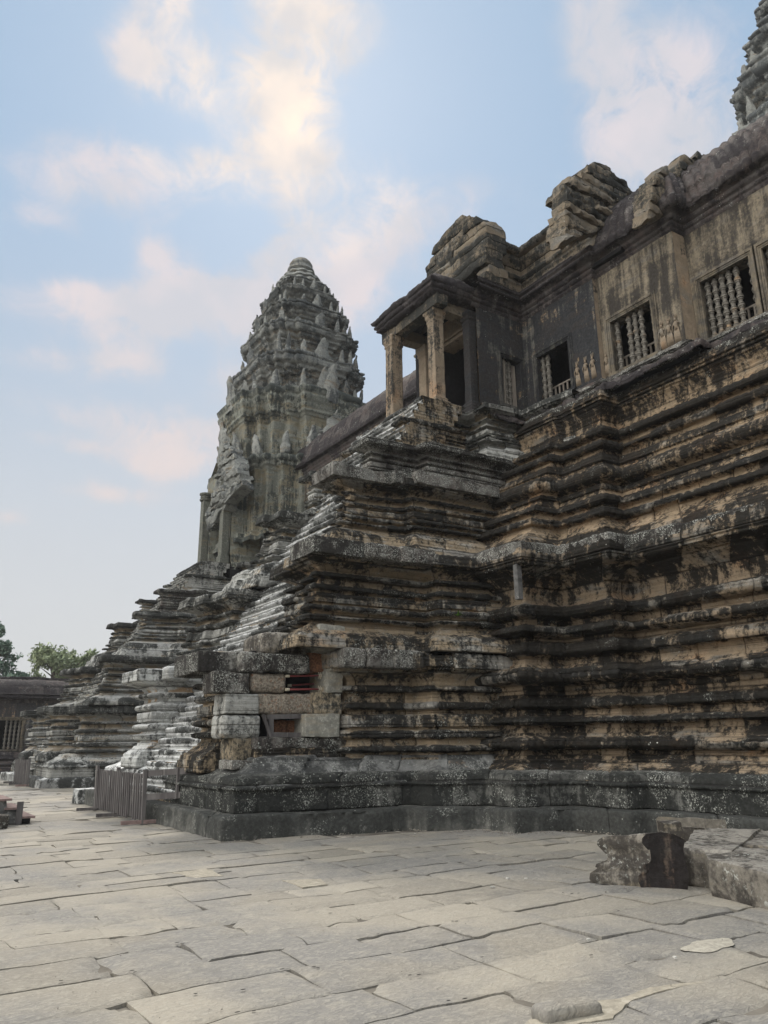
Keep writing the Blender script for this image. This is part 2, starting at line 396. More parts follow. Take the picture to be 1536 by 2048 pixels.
    for c in np.unique(ci):
        ub = [-rs.uniform(0, blen)-.1]
        while ub[-1] < u0+.2: ub.append(ub[-1]+blen*rs.uniform(.55, 1.45))
        ub = np.array(ub); bi = np.searchsorted(ub, U, 'right')-1; bi = np.clip(bi, 0, len(ub)-2)
        du = np.minimum(np.abs(U-ub[bi]), np.abs(ub[bi+1]-U))
        rc = rs.rand(len(ub)); of = (rs.rand(len(ub))-.5)*2*blk_amp; of[rs.rand(len(ub)) < miss] -= .05
        rows = np.where(ci == c)[0]
        JD[rows] = np.minimum(dz[rows][:, None], du[None]); BL[rows] = rc[bi][None]; OF[rows] = of[bi][None]
    d = d + OF - .02*np.clip(1-JD/.035, 0, 1)
    pp_ = np.clip(pr, 0, 1)[:, None]
    d = d - np.clip(fbm(Pn, 1.5, 3)-.16, 0, .5)*.36*pp_*ero + (BL-.5)*.026*pp_ - (OF < -.03)*.08*pp_*ero
    if scallop:
        d = d + scallop*(np.abs(np.cos(np.pi*U/per))[None]-.5)*np.clip(pr, 0, 1)[:, None]
    if rib:
        d = d + rib*(np.sqrt(np.abs(np.cos(np.pi*U/ribper)))[None])
    if closed:
        for arr in (d, JD, BL): arr[:, -1] = arr[:, 0]
    Pn = Pn + Nn*d[..., None]
    nz, nu = Pn.shape[:2]
    idx = np.arange(nz*nu).reshape(nz, nu)
    if closed: idx = idx.copy(); idx[:, -1] = idx[:, 0]
    F = np.stack([idx[:-1, :-1], idx[:-1, 1:], idx[1:, 1:], idx[1:, :-1]], -1).reshape(-1, 4)
    PR = np.broadcast_to(pr[:, None], (nz, nu))
    V = Pn.reshape(-1, 3); at = {'jd': JD, 'blk': BL, 'prot': PR}
    if cap is not None:   # close the top with a lid made of strips towards the ring's centre
        ring = Pn[-1]; cen = ring.mean(0); k = 3; add = []
        for q_ in range(1, k+1):
            t = q_/k; add.append(ring*(1-t)+cen*t)
        V = np.concatenate([V]+[a for a in add]); base = (nz-1)*nu
        st = [base]+[nz*nu+i*nu for i in range(k)]
        ex = []
        for q_ in range(k):
            a = st[q_]+np.arange(nu); b = st[q_+1]+np.arange(nu)
            ex.append(np.stack([a[:-1], a[1:], b[1:], b[:-1]], -1))
        F = np.concatenate([F]+ex)
        m_ = k*nu; at = {'jd': np.concatenate([JD.ravel(), np.full(m_, .2)]), 'blk': np.concatenate([BL.ravel(), np.full(m_, .5)]), 'prot': np.concatenate([PR.ravel(), np.zeros(m_)])}
    return mesh_obj(name, V, F, mat, parent, at, sharp=sharp)
def rough_block(name, c, d, mat, parent=None, rz=0., tilt=(0, 0), rnd=.18, amp=.02, res=.06, seed=0, taper=0., prof=None, low=.03):
    """a worn block: rounded box with uneven faces. prof(P)->P reshapes the unit cube first"""
    nx, ny, nz = [max(3, int(math.ceil(v/res))) for v in d]
    V = []; F = []; key = {}
    def vid(p):
        k = (round(p[0]*1e4), round(p[1]*1e4), round(p[2]*1e4))
        if k not in key: key[k] = len(V); V.append(p)
        return key[k]
    for ax, (na, nb) in ((0, (ny, nz)), (1, (nz, nx)), (2, (nx, ny))):
        for sgn in (-1, 1):
            for i in range(na):
                for j in range(nb):
                    q_ = []
                    for (a, b2) in ((i, j), (i+1, j), (i+1, j+1), (i, j+1)):
                        p = [0, 0, 0]; p[ax] = sgn; p[(ax+1) % 3] = -1+2*a/na; p[(ax+2) % 3] = -1+2*b2/nb; q_.append(vid(tuple(p)))
                    F.append(tuple(q_) if sgn > 0 else tuple(q_[::-1]))
    P = np.array(V, float)
    if prof: P = prof(P)
    h = np.array(d)/2; Q = P*h; r_ = rnd*min(d)
    inner = np.clip(Q, -(h-r_), h-r_) if not prof else Q
    if not prof:
        e = Q-inner; l = np.linalg.norm(e, axis=1, keepdims=True)+1e-9; Q = np.where(l > 1e-6, inner+e/l*np.minimum(l, r_), Q)
    nr = Q/(np.linalg.norm(Q/h, axis=1, keepdims=True)*h+1e-9); nr = P/(np.linalg.norm(P, axis=1, keepdims=True)+1e-9)
    Q = Q + nr*(fbm(Q+seed*5.1, 1.9, 2)*low + fbm(Q+seed*3.3, 7, 3)*amp)[:, None]
    if taper: Q[:, :2] *= (1-taper*(Q[:, 2:3]/h[2]))
    cx, sx = math.cos(tilt[0]), math.sin(tilt[0]); cy, sy = math.cos(tilt[1]), math.sin(tilt[1]); cz, sz = math.cos(rz), math.sin(rz)
    Rm = np.array([[cz, -sz, 0], [sz, cz, 0], [0, 0, 1]]) @ np.array([[cy, 0, sy], [0, 1, 0], [-sy, 0, cy]]) @ np.array([[1, 0, 0], [0, cx, -sx], [0, sx, cx]])
    Q = Q @ Rm.T + np.array(c)
    n_ = len(Q); rs = np.random.RandomState(seed)
    return mesh_obj(name, Q, np.array(F), mat, parent, {'jd': np.full(n_, .3), 'blk': np.full(n_, rs.rand()), 'prot': np.zeros(n_)}, sharp=48)
# ------------------------------------------------------------------ stone finishes
ST_MAIN = stone('stone_wall_black_and_ochre', black=.86, tan=.9, orange=.3, lichen=.25, grey=(.19, .178, .155), tanc=(.30, .232, .158), blackc=(.0075, .0078, .0075), seed=1, streak=.75, flute=1.)
ST_UP = stone('stone_tier_ochre', black=.84, tan=1.05, orange=.55, lichen=.1, grey=(.19, .175, .15), tanc=(.32, .243, .16), blackc=(.0085, .0085, .008), seed=2, streak=.65, flute=1.)
ST_FLANK = stone('stone_flank_weathered', black=.62, tan=.80, orange=-.1, lichen=.5, grey=(.24, .23, .205), tanc=(.31, .245, .165), blackc=(.0085, .009, .009), seed=3, streak=.6, flute=1.)
ST_BASE = stone('stone_base_dark_lichen', black=.95, tan=-.6, lichen=.8, grey=(.12, .12, .11), blackc=(.015, .016, .015), seed=4, joints=.8)
ST_PLINTH = stone('stone_plinth_damp', black=.75, tan=-.4, lichen=.35, grey=(.13, .13, .118), blackc=(.03, .031, .029), seed=5, joints=.8)
ST_SLAB = stone('stone_ledge_lichen', black=.80, tan=-.5, lichen=1.15, grey=(.16, .155, .14), brown=.5, seed=6, joints=1, blackc=(.016, .015, .014))
ST_PALE = stone('stone_steps_pale_tops', black=.45, tan=-.9, orange=-1, lichen=.3, grey=(.30, .305, .295), pale=1.0, palec=(.62, .63, .62), seed=7, joints=.5)  # treads whitened on top: algae dust, plus skylight put into the colour
ST_SILV = stone('stone_silvered', black=.32, tan=-.3, orange=-1, lichen=.5, grey=(.30, .305, .29), pale=.7, seed=27, joints=.7, flute=.8)
ST_GREY = stone('stone_stair_grey', black=.52, tan=.0, orange=-1, lichen=.45, grey=(.26, .26, .24), tanc=(.33, .27, .19), pale=.25, seed=8, flute=.7)
ST_TOWER = stone('stone_tower_grey_green', black=.55, tan=.1, orange=-1, lichen=.3, grey=(.20, .205, .19), tanc=(.27, .235, .18), blackc=(.04, .044, .045), seed=9, joints=.45, lscale=.5, carve=1., kprot=.5, bump=1.3)
ST_TWALL = stone('stone_tower_wall', black=.45, tan=.3, orange=-1, lichen=.1, grey=(.165, .17, .145), tanc=(.23, .205, .145), streak=.8, blackc=(.03, .034, .032), seed=10, joints=.25, lscale=.5)
ST_WALL = stone('stone_gallery_wall', black=.78, tan=1.0, orange=-.5, lichen=.0, grey=(.185, .17, .145), tanc=(.26, .22, .16), blackc=(.024, .022, .020), seed=11, joints=.35, streak=1.0, soft=1.9, carve=.2, bump=.6)
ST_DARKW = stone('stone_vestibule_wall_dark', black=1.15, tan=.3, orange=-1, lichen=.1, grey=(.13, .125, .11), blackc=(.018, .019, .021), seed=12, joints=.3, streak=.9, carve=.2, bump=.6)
ST_ROOF = stone('stone_roof_dark', black=.75, tan=-.6, lichen=.25, grey=(.085, .077, .073), brown=.6, blackc=(.02, .018, .019), seed=13, joints=.4, lscale=.8)
ST_PED = stone('stone_pediment', black=.62, tan=.9, orange=-1, lichen=.15, grey=(.17, .16, .14), tanc=(.22, .18, .13), seed=14, joints=1.2)
ST_PILLAR = stone('stone_pillar_tan', black=.14, tan=1.3, orange=.1, lichen=0, grey=(.22, .20, .165), tanc=(.27, .215, .155), seed=15, joints=0, streak=.8)
ST_BAL = stone('stone_baluster', black=.15, tan=.3, orange=-1, lichen=0, grey=(.19, .178, .155), seed=16, joints=0, carve=0)
ST_LOOSE = stone('stone_loose_blocks', black=.55, tan=.1, orange=-1, lichen=.55, lscale=.6, grey=(.17, .155, .13), tanc=(.22, .19, .14), pale=.85, palec=(.29, .27, .235), blackc=(.03, .027, .024), seed=17, joints=0)
ST_SMOOTH = stone('stone_new_block', black=.40, tan=.5, orange=-1, lichen=.2, grey=(.27, .265, .23), tanc=(.33, .27, .185), seed=18, joints=0, bump=.6)
LATERITE = plain('laterite_pitted', (.34, .30, .24), (.10, .085, .07), 24, bump=1., dist=.03, spots=(.22, .12, .075))
LATRED = plain('laterite_red', (.30, .15, .085), (.09, .05, .035), 24, bump=1., dist=.03)
WOOD = plain('weathered_timber', (.13, .122, .118), (.055, .05, .05), 3, stretch=(1, 1, .15), bump=.5, spots=(.17, .16, .15))
WOODL = plain('pale_timber', (.24, .215, .18), (.15, .13, .11), 5, stretch=(1, 1, .2), bump=.4)
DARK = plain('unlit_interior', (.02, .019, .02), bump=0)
REDMETAL = plain('red_painted_steel', (.21, .05, .05), (.11, .035, .035), 14, rough=.5, bump=.1)
BRASS = plain('galvanised_steel', (.55, .50, .38), (.35, .32, .26), 14, rough=.45, bump=.1)
TREAD = plain('rusty_tread', (.23, .165, .15), (.12, .09, .085), 6, bump=.4)
CONC = plain('rough_concrete', (.13, .128, .122), (.05, .05, .05), 7, bump=.8, spots=(.20, .20, .19))
# ------------------------------------------------------------------ moulding profiles
def T1_profile():
    p = [(.36, .36), (.36, .75), (.30, .78), (.30, .83), (.38, .86), (.40, .96)]
    p += [(.44, .98), (.55, 1.03), (.66, 1.08), (.72, 1.12), (.76, 1.16), (.76, 1.19), (.90, 1.21), (.92, 1.27), (1.03, 1.29), (1.06, 1.37)]
    p += arc(1.37, 1.64, 1.06, .78) + [(1.08, 1.65), (1.10, 1.70), (1.18, 1.72), (1.2, 1.80), (1.24, 1.82), (1.24, 1.86)]
    p += arc(1.86, 2.04, 1.22, 1.0) + [(1.24, 2.06), (1.26, 2.16), (1.2, 2.19)] + arc(2.2, 2.42, 1.2, 1.05)
    p += [(1.24, 2.44), (1.26, 2.55), (1.18, 2.58), (1.16, 2.66)] + arc(2.68, 3.04, 1.14, .76, 10)
    p += [(1.16, 3.06), (1.2, 3.12), (1.26, 3.14), (1.28, 3.26), (1.2, 3.3)] + arc(3.31, 3.6, 1.2, 1.05)
    p += [(1.26, 3.64), (1.28, 3.72)] + arc(3.74, 3.98, 1.26, .96) + [(1.26, 4.0), (1.3, 4.08), (1.26, 4.14)]
    p += arc(4.16, 4.46, 1.26, .98) + [(1.26, 4.5), (1.3, 4.6), (1.28, 4.7), (1.22, 4.82), (1.1, 4.95), (.92, 5.07), (.72, 5.17), (.5, 5.22), (.44, 5.24), (.44, 5.30), (.38, 5.32), (.36, 5.36)]
    p = [(s-.36*max(0, min(1, (z-.4)/5.3)), z) for s, z in p]
    return p + [(.0, 5.40), (0., 5.68), (.04, 5.72), (.95, 5.80)]
def T2_profile(z0=5.76, z1=10.75):
    """narrower upper tier, normalised"""
    q = [(.0, 0), (.0, .035), (.05, .04), (.06, .06), (.25, .10), (.30, .115), (.34, .12), (.42, .15), (.44, .165)]
    q += [(s, z) for s, z in arc(.165, .215, .44, .24)] + [(.46, .22), (.48, .245), (.40, .25)] + arc(.25, .30, .42, .28) + [(.46, .305), (.5, .34), (.42, .345), (.40, .375), (.48, .38)]
    q += arc(.39, .48, .46, .18, 9) + [(.46, .49), (.5, .52), (.42, .53), (.40, .57), (.5, .58), (.5, .61)] + arc(.61, .66, .48, .3) + [(.5, .67), (.52, .70)] + arc(.70, .755, .5, .28)
    q += [(.52, .765), (.55, .79), (.54, .82), (.48, .85), (.36, .88), (.2, .905), (.08, .92), (.04, .922), (.04, .935), (-.04, .94), (-.04, .99), (.0, 1.)]
    return [(s, z0+(z1-z0)*t) for s, t in q]
def H_profile(z0, z1, body=.55, foot=.0, lid=.8):
    q = [(0, 0), (0, .10), (.05, .105), (.06, .135), (.2, .17), (.34, .20), (.36, .215), (.44, .22), (.46, .245), (.52, .25), (.54, .275)]
    q += arc(.28, .335, .54, .36) + [(.53, .34), (.56, .37), (.5, .375)] + arc(.38, .44, .52, .40) + [(.54, .445), (.55, .46), (.44, .465), (.44, .555), (.55, .56), (.56, .58)]
    q += arc(.585, .64, .54, .42) + [(.56, .645), (.58, .70), (.5, .71)] + arc(.71, .76, .52, .40) + [(.56, .765), (.56, .79), (.5, .815), (.36, .84), (.2, .86), (.16, .862), (.16, .875), (.05, .88), (.04, .99), (.08, 1.)]
    k = body/.55
    p = [(s*k+foot, z0+(z1-z0)*t) for s, t in q]
    return p + [(lid, z1+.03)]
# ================================================================== THE TERRACE
def mir(p): return [(x, 36.5-y) for x, y in p][::-1]
CORN = [(9.85, 11.95), (9.90, 11.10), (11.15, 10.85), (11.20, 9.60), (11.57, 9.50)]
NEAR = [(5.25, 13.20), (8.80, 12.80), (8.85, 12.30)] + CORN
terr = empty('temple_terrace', (12, 10, 0), 'tall moulded sandstone terrace, streaked black and ochre, filling the right side', 'temple base')
YN = -4.
plinth_path = [(11.6, 31.5)] + mir(NEAR) + NEAR + [(11.75, YN)]
PPROF = [(0, -.06), (0, .36), (.03, .385), (.9, .40)]
sweep('plinth', plinth_path, PPROF, ST_PLINTH, terr, res=.07, course=.6, blen=1.3, seed=1, low=.02, amp=.012, miss=0)
def up(p, dx=0, dy=0): return [(x+dx, y+dy) for x, y in p]
main_lo = [(9.93, 14.8), (9.90, 11.10), (11.15, 10.85), (11.20, 9.60), (11.57, 9.50), (11.75, YN)]
main_hi = [(11.28, 15.5), (11.30, 11.95), (12.35, 11.90), (12.37, 10.50), (13.05, 10.48), (13.10, YN)]
sweep('lower_tier', main_lo, T1_profile(), ST_MAIN, terr, pathB=main_hi, zr=(.4, 5.7), res=.032, seed=2, scallop=.05, per=.19, low=.022, amp=.014)
t2a = [(11.93, 16.2), (11.95, 12.6), (12.98, 12.55), (13.0, 11.1), (13.65, 11.05), (13.70, YN)]
t2b = [(15.42, 18.0), (15.40, 14.6), (15.44, 14.5), (15.42, 12.86), (16.08, 12.84), (16.10, YN)]
sweep('upper_tier', t2a, T2_profile()+[(1.2, 10.78)], ST_UP, terr, pathB=t2b, zr=(5.76, 10.75), res=.04, seed=3, scallop=.04, per=.2, low=.025, amp=.016)
# far-side copies of the same corner between the stairways
m2 = [(x, 36.5-y) for x, y in main_lo[:-1]][::-1]; m2h = [(x, 36.5-y) for x, y in main_hi[:-1]][::-1]
sweep('lower_tier', [(11.57, 33.)]+m2, T1_profile(), ST_GREY, terr, pathB=[(13.05, 33.)]+m2h, zr=(.4, 5.7), res=.09, seed=4, scallop=.02)
m3 = [(x, 36.5-y) for x, y in t2a[:-1]][::-1]; m3h = [(x, 36.5-y) for x, y in t2b[:-1]][::-1]
sweep('upper_tier', [(13.65, 36.)]+m3, T2_profile()+[(1.2, 10.78)], ST_GREY, terr, pathB=[(16.08, 36.)]+m3h, zr=(5.76, 10.75), res=.1, seed=5)
# lichen-covered ledge slabs and base course, laid as separate stones
def strip(name, A, prof, mat, seed, B=None, **k):
    return sweep(name, A, prof, mat, terr, pathB=B, seed=seed, **k)
BASEP = [(.345, .375), (.345, .74), (.33, .75), (.28, .775), (.28, .825), (.372, .85), (.392, .955), (.5, .985), (.6, 1.02)]
strip('base_course', [(5.22, 17.35), (5.22, 13.15)]+NEAR[1:]+[(11.75, YN)], [(s-.01, z) for s, z in BASEP], ST_BASE, 21, res=.035, course=.5, blen=1.1, low=.012, amp=.012, miss=0)
def slab_path(p, o): return p
strip('ledge', [(11.28, 14.2)]+main_hi[1:], [(.12, 5.38), (-.035, 5.40), (-.04, 5.69), (.0, 5.735), (.9, 5.815)], ST_SLAB, 22, res=.035, course=.6, blen=1.25, low=.05, amp=.025, blk_amp=.03, miss=.02)
strip('ledge', [(15.42, 16.9)]+t2b[1:], [(.12, 10.43), (-.075, 10.45), (-.075, 10.73), (-.03, 10.77), (1.0, 10.80)], ST_SLAB, 23, res=.04, course=.6, blen=1.2, low=.05, amp=.025, blk_amp=.03)
# ================================================================== STAIRWAYS
def stairway(name, dy, label, fine=1., broken=False, mats=None, dx=0.):
    mats = mats or (ST_FLANK, ST_GREY, ST_SLAB, ST_PALE)
    LO = ST_SILV if broken else mats[1]
    r = empty(name, (5.2+dx, 18.25+dy, 0), label, 'stairway', 'steep stairways up the temple terrace')
    FL, GR, SL, PA = mats
    def T(p): return [(x+dx, y+dy) for x, y in p]
    def M(p): return [(x, 36.5-y) for x, y in p][::-1]
    rz = .04*fine
    E_ = lambda mt: .45 if mt is ST_FLANK else .15
    # flight of steps
    st = []; n = 42; z = .40; x = 0.
    rise = (11.15-.40)/n; run = 6.7/n
    for i in range(n):
        st += [(x+.035, z), (x+.03, z+rise*.22), (x+.005, z+rise*.26), (x+.005, z+rise*.42), (x+.035, z+rise*.46), (x+.035, z+rise*.56), (x-.02, z+rise*.62), (x-.03, z+rise*.78), (x-.02, z+rise*.95), (x+.015, z+rise)]
        z += rise; x += run
    st.append((x+1.5, z))
    sweep('steps', T([(5.52, 20.2), (5.52, 16.5)]), st, PA, r, res=.05*fine, course=.5, blen=1.1, amp=.022, low=.02, seed=31+int(dy), blk_amp=.012, miss=0)
    sv = MB()
    for i in range(n): sv.box((5.52+dx+i*run+.75, 18.35+dy, .40+rise*(i+.46)), (1.4, 3.72, rise*1.04))
    V_ = np.concatenate(sv.V); mesh_obj('steps', V_, sv.F, FL, r, {'jd': np.full(len(V_), .3), 'blk': np.full(len(V_), .5), 'prot': np.zeros(len(V_))}, smooth=False)
    # foot mouldings all round
    foot = [(.40, .375), (.40, .75), (.34, .78), (.34, .83), (.42, .86), (.44, .96), (.50, .985), (.62, 1.03), (.74, 1.09), (.80, 1.14), (.84, 1.2), (.96, 1.22), (1.0, 1.3), (1.3, 1.34)]
    nf = [(9.0, 17.4), (5.22, 17.35), (5.22, 13.15), (8.80, 12.80), (8.85, 12.30), (9.85, 11.95), (12.2, 11.75)]
    for q_, s_ in ((nf, 41), (M(nf), 42)):
        if dy == 0 and s_ == 41: sweep('base_moulding', T(q_), foot, ST_FOOT, r, res=rz, seed=s_, scallop=.0, course=.45, blen=1.2)
        else: sweep('base_moulding', T(q_), foot, PA, r, res=rz*1.3, seed=s_, course=.45, blen=1.2)
    # first stage: flank wall and pedestal front
    h1 = [(s, z) for s, z in H_profile(.55, 3.37, .55, .42, 1.1)]
    x1 = 7.30 if broken else 5.9
    fA = [(x1, 15.6), (x1, 13.15), (8.80, 12.80), (8.85, 12.30), (9.85, 11.95), (12.4, 11.75)]
    fB = [(x1, 15.6), (x1, 13.45), (8.95, 13.25), (9.0, 12.75), (10.25, 12.55), (13.0, 12.4)]
    sweep('flank_wall', T(fA), h1, FL, r, pathB=T(fB), zr=(.5, 3.4), res=rz, seed=43, scallop=.03, per=.17)
    sweep('flank_wall', T(M(fA if not broken else [(5.9, 15.6), (5.9, 13.15)]+fA[2:])), h1, LO, r, ero=.2, low=.015, amp=.012,  pathB=T(M(fB if not broken else [(5.9, 15.6), (5.9, 13.45)]+fB[2:])), zr=(.5, 3.4), res=rz*1.5, seed=44)
    ped = [(7.8, 16.75), (5.42, 16.75), (5.42, 15.25), (7.8, 15.25)]
    pp = H_profile(1.0, 3.37, .62, .0, .5)
    pp = [(s if z > 1.75 else s*.75+.17, z) for s, z in pp]
    for q_, s_, mt in ((ped, 45, FL), (M(ped), 46, LO)):
        sweep('pedestal', T(q_), pp, mt, r, ero=E_(mt),  res=rz*.9, seed=s_, sy=.22, scallop=.01, blen=.7)
    # second stage
    h2 = H_profile(3.38, 5.62, .55, .0, 1.0)
    g2 = [(10.5, 16.95), (7.25, 16.95), (7.25, 15.7), (7.0, 15.65), (7.0, 14.9), (6.85, 14.85), (6.85, 13.75), (9.75, 13.55), (9.78, 13.1), (10.9, 12.85), (13.4, 12.7)]
    g2b = [(11.2, 16.95), (7.65, 16.95), (7.6, 15.75), (7.42, 15.7), (7.4, 14.95), (7.22, 14.9), (7.22, 13.95), (10.0, 13.85), (10.05, 13.5), (11.25, 13.35), (14.0, 13.2)]
    for q_, qb, s_, mt in ((g2, g2b, 47, FL), (M(g2), M(g2b), 48, GR)):
        sweep('pedestal', T(q_), h2, mt, r, ero=E_(mt),  pathB=T(qb), zr=(3.4, 5.6), res=rz, seed=s_, scallop=.03, per=.17)
    # third stage
    h3 = [(-.15, 5.66), (-.1, 6.05)]+H_profile(6.1, 8.05, .5, .0, .9)
    g3 = [(11.5, 17.0), (8.45, 17.0), (8.45, 15.9), (8.3, 15.85), (8.3, 15.0), (9.9, 14.95), (10.3, 14.9), (10.35, 14.5), (12.6, 14.4), (13.2, 14.4)]
    g3b = [(12.0, 17.0), (9.1, 17.0), (9.1, 16.35), (8.9, 16.3), (8.9, 15.75), (10.0, 15.7), (10.5, 15.6), (10.55, 15.2), (13.6, 15.1), (14.2, 15.1)]
    for q_, qb, s_, mt in ((g3, g3b, 49, FL), (M(g3), M(g3b), 50, GR)):
        sweep('pedestal', T(q_), h3, mt, r, ero=E_(mt),  pathB=T(qb), zr=(5.7, 8.05), res=rz, seed=s_, scallop=.03, per=.17)
    # fourth stage
    h4 = H_profile(8.0, 9.38, .32, .0, .8)
    g4 = [(12.8, 17.1), (10.0, 17.1), (10.0, 16.2), (11.5, 16.1), (11.55, 15.7), (13.6, 15.6), (15, 15.6)]
    for q_, s_, mt in ((g4, 51, SL), (M(g4), 52, GR)):
        sweep('pedestal', T(q_), h4, mt, r, res=rz*1.1, seed=s_, scallop=.0)
    g45 = [(13.6, 17.15), (11.35, 17.15), (11.3, 16.5), (11.9, 16.4), (13.6, 16.3)]
    for q_, s_ in ((g45, 54), (M(g45), 55)): sweep('pedestal', T(q_), H_profile(9.35, 10.35, .2, 0, .5), FL, r, res=rz*1.2, seed=s_, low=.05, amp=.03)
    # porch base on top
    h5 = [(-.5, 9.3), (-.45, 9.55)]+H_profile(9.6, 11.2, .42, -.35, .9)
    g5 = [(17, 19.9), (17, 19.9)]
    g5 = [(15.6, 21.3), (15.6, 20.4), (14.2, 20.3), (14.15, 19.5), (12.75, 19.45), (12.75, 17.05), (14.15, 17.0), (14.2, 16.2), (15.6, 16.1), (15.62, 15.0), (15.8, 14.0)]
    sweep('porch_base', T(g5), h5, GR, r, res=rz*1.1, seed=53, low=.04)
    return r
ST_FOOT = stone('stone_foot_silvered', black=.72, tan=-.3, lichen=.7, grey=(.125, .125, .118), pale=.10, seed=19, joints=.8, blackc=(.03, .031, .03))
sa = stairway('stone_stairway', 0, 'near steep temple stairway with weathered tiered side walls and a broken corner', broken=True)
sb = stairway('stone_stairway', 18.9, 'farther stairway, its stepped pedestals rising toward the ribbed tower', fine=2.2, mats=(ST_GREY, ST_GREY, ST_SLAB, ST_GREY), dx=.35)
sweep('plinth', [(x+.35, y+18.9) for x, y in [(11, 29), (11, 24), (5.25, 23.4), (5.25, 13.2), (8.8, 12.8), (8.85, 12.3), (9.9, 11.95), (9.9, 11.1), (11.2, 10.8), (11.2, 9.6), (11.6, 9.5)]], PPROF, ST_PALE, sb, res=.12, course=.6, blen=1.3, seed=61)
sb.scale = (1, 1, .90)
# solid masonry behind the faces, so that no light passes through
mb = MB()
for x0, x1, y0, y1, z0, z1 in ((13.0, 40, 13.9, 22.6, .2, 5.5), (14.9, 40, -3.9, 48, .2, 5.5), (17.0, 40, -3.9, 47, 5.4, 10.6),
                               (8.5, 17, 14.9, 21.6, .2, 3.1), (9.9, 17, 15.3, 21.2, 3., 5.4), (11.7, 17.2, 15.6, 20.9, 5.3, 7.9), (13.3, 17.2, 16.6, 19.9, 7.8, 9.3), (14.6, 17.4, 16.9, 19.6, 9.2, 11.1)):
    mb.box(((x0+x1)/2, (y0+y1)/2, (z0+z1)/2), (x1-x0, y1-y0, z1-z0))
mb.build('core', DARK, terr)
mb = MB()
for x0, x1, y0, y1, z0, z1 in ((8.9, 16, 34, 40.3, .2, 3.1), (10.3, 16, 34.3, 40, 3., 5.4), (12., 16.5, 34.6, 39.6, 5.3, 7.9), (13.9, 17, 35.4, 38.9, 7.8, 11.)):
    mb.box(((x0+x1)/2, (y0+y1)/2, (z0+z1)/2), (x1-x0, y1-y0, z1-z0))
mb.build('core', DARK, sb)
def on(px, py, ax, v):
    d = ray(px, py); i = 'xyz'.index(ax); o = np.array([0, 0, CZ]); t = (v-o[i])/d[i]; return o+t*d
# ------------------------------------------------------------------ flat walls with openings
def wall(name, p0, p1, z0, z1, ops, mat, parent, res=.12, th=.5, seed=0, amp=.012, course=.5, blen=1.2):
    p0 = np.array(p0, float); p1 = np.array(p1, float); Ln = np.linalg.norm(p1-p0); d = (p1-p0)/Ln; inn = np.array([-d[1], d[0]])
    def lines(a, b, marks):
        m = sorted(set([a, b]+[v for v in marks if a < v < b])); o = []
        for i in range(len(m)-1):
            k = max(1, int(math.ceil((m[i+1]-m[i])/res))); o += [m[i]+(m[i+1]-m[i])*t/k for t in range(k)]
        return np.array(o+[m[-1]])
    us = lines(0, Ln, [v for o in ops for v in o[:2]]); zs = lines(z0, z1, [v for o in ops for v in o[2:]])
    U, Z = np.meshgrid(us, zs); P = np.stack([p0[0]+d[0]*U, p0[1]+d[1]*U, Z], -1)
    rs = np.random.RandomState(seed+90); cb = [z0]
    while cb[-1] < z1: cb.append(cb[-1]+course*rs.uniform(.8, 1.3))
    cb = np.array(cb); JD = np.zeros(U.shape); BL = np.zeros(U.shape)
    for r_, z in enumerate(zs):
        c = min(max(np.searchsorted(cb, z, 'right')-1, 0), len(cb)-2); r2 = np.random.RandomState(seed*31+c)
        ub = [-r2.uniform(0, blen)]
        while ub[-1] < Ln+.1: ub.append(ub[-1]+blen*r2.uniform(.6, 1.4))
        ub = np.array(ub); rc = r2.rand(len(ub)); bi = np.clip(np.searchsorted(ub, us, 'right')-1, 0, len(ub)-2)
        JD[r_] = np.minimum(np.minimum(us-ub[bi], ub[bi+1]-us), min(z-cb[c], cb[c+1]-z)); BL[r_] = rc[bi]
    dd = fbm(P, 1.5, 2)*amp+fbm(P, 6, 2)*amp*.6
    P[..., 0] -= inn[0]*dd; P[..., 1] -= inn[1]*dd
    nu = len(us); idx = np.arange(U.size).reshape(U.shape); F = []
    def hole(uc, zc): return any(o[0] < uc < o[1] and o[2] < zc < o[3] for o in ops)
    H = np.array([[hole((us[j]+us[j+1])/2, (zs[i]+zs[i+1])/2) for j in range(nu-1)] for i in range(len(zs)-1)])
    for i in range(len(zs)-1):
        for j in range(nu-1):
            if not H[i, j]: F.append((idx[i, j], idx[i, j+1], idx[i+1, j+1], idx[i+1, j]))
    V = P.reshape(-1, 3).tolist(); jd = JD.ravel().tolist(); bl = BL.ravel().tolist()
    def q(a, b, z_a, z_b):   # reveals of an opening
        base = len(V)
        for (u, z, t) in ((a, z_a, 0), (b, z_b, 0), (b, z_b, th), (a, z_a, th)):
            V.append([p0[0]+d[0]*u+inn[0]*t, p0[1]+d[1]*u+inn[1]*t, z]); jd.append(.3); bl.append(.5)
        F.append((base, base+1, base+2, base+3))
    for o in ops:
        q(o[0], o[0], o[3], o[2]); q(o[1], o[1], o[2], o[3]); q(o[0], o[1], o[2], o[2]); q(o[1], o[0], o[3], o[3])
    # back face closes the wall off from the lit side
    return mesh_obj(name, V, F, mat, parent, {'jd': jd, 'blk': bl, 'prot': np.zeros(len(V))}, sharp=40)
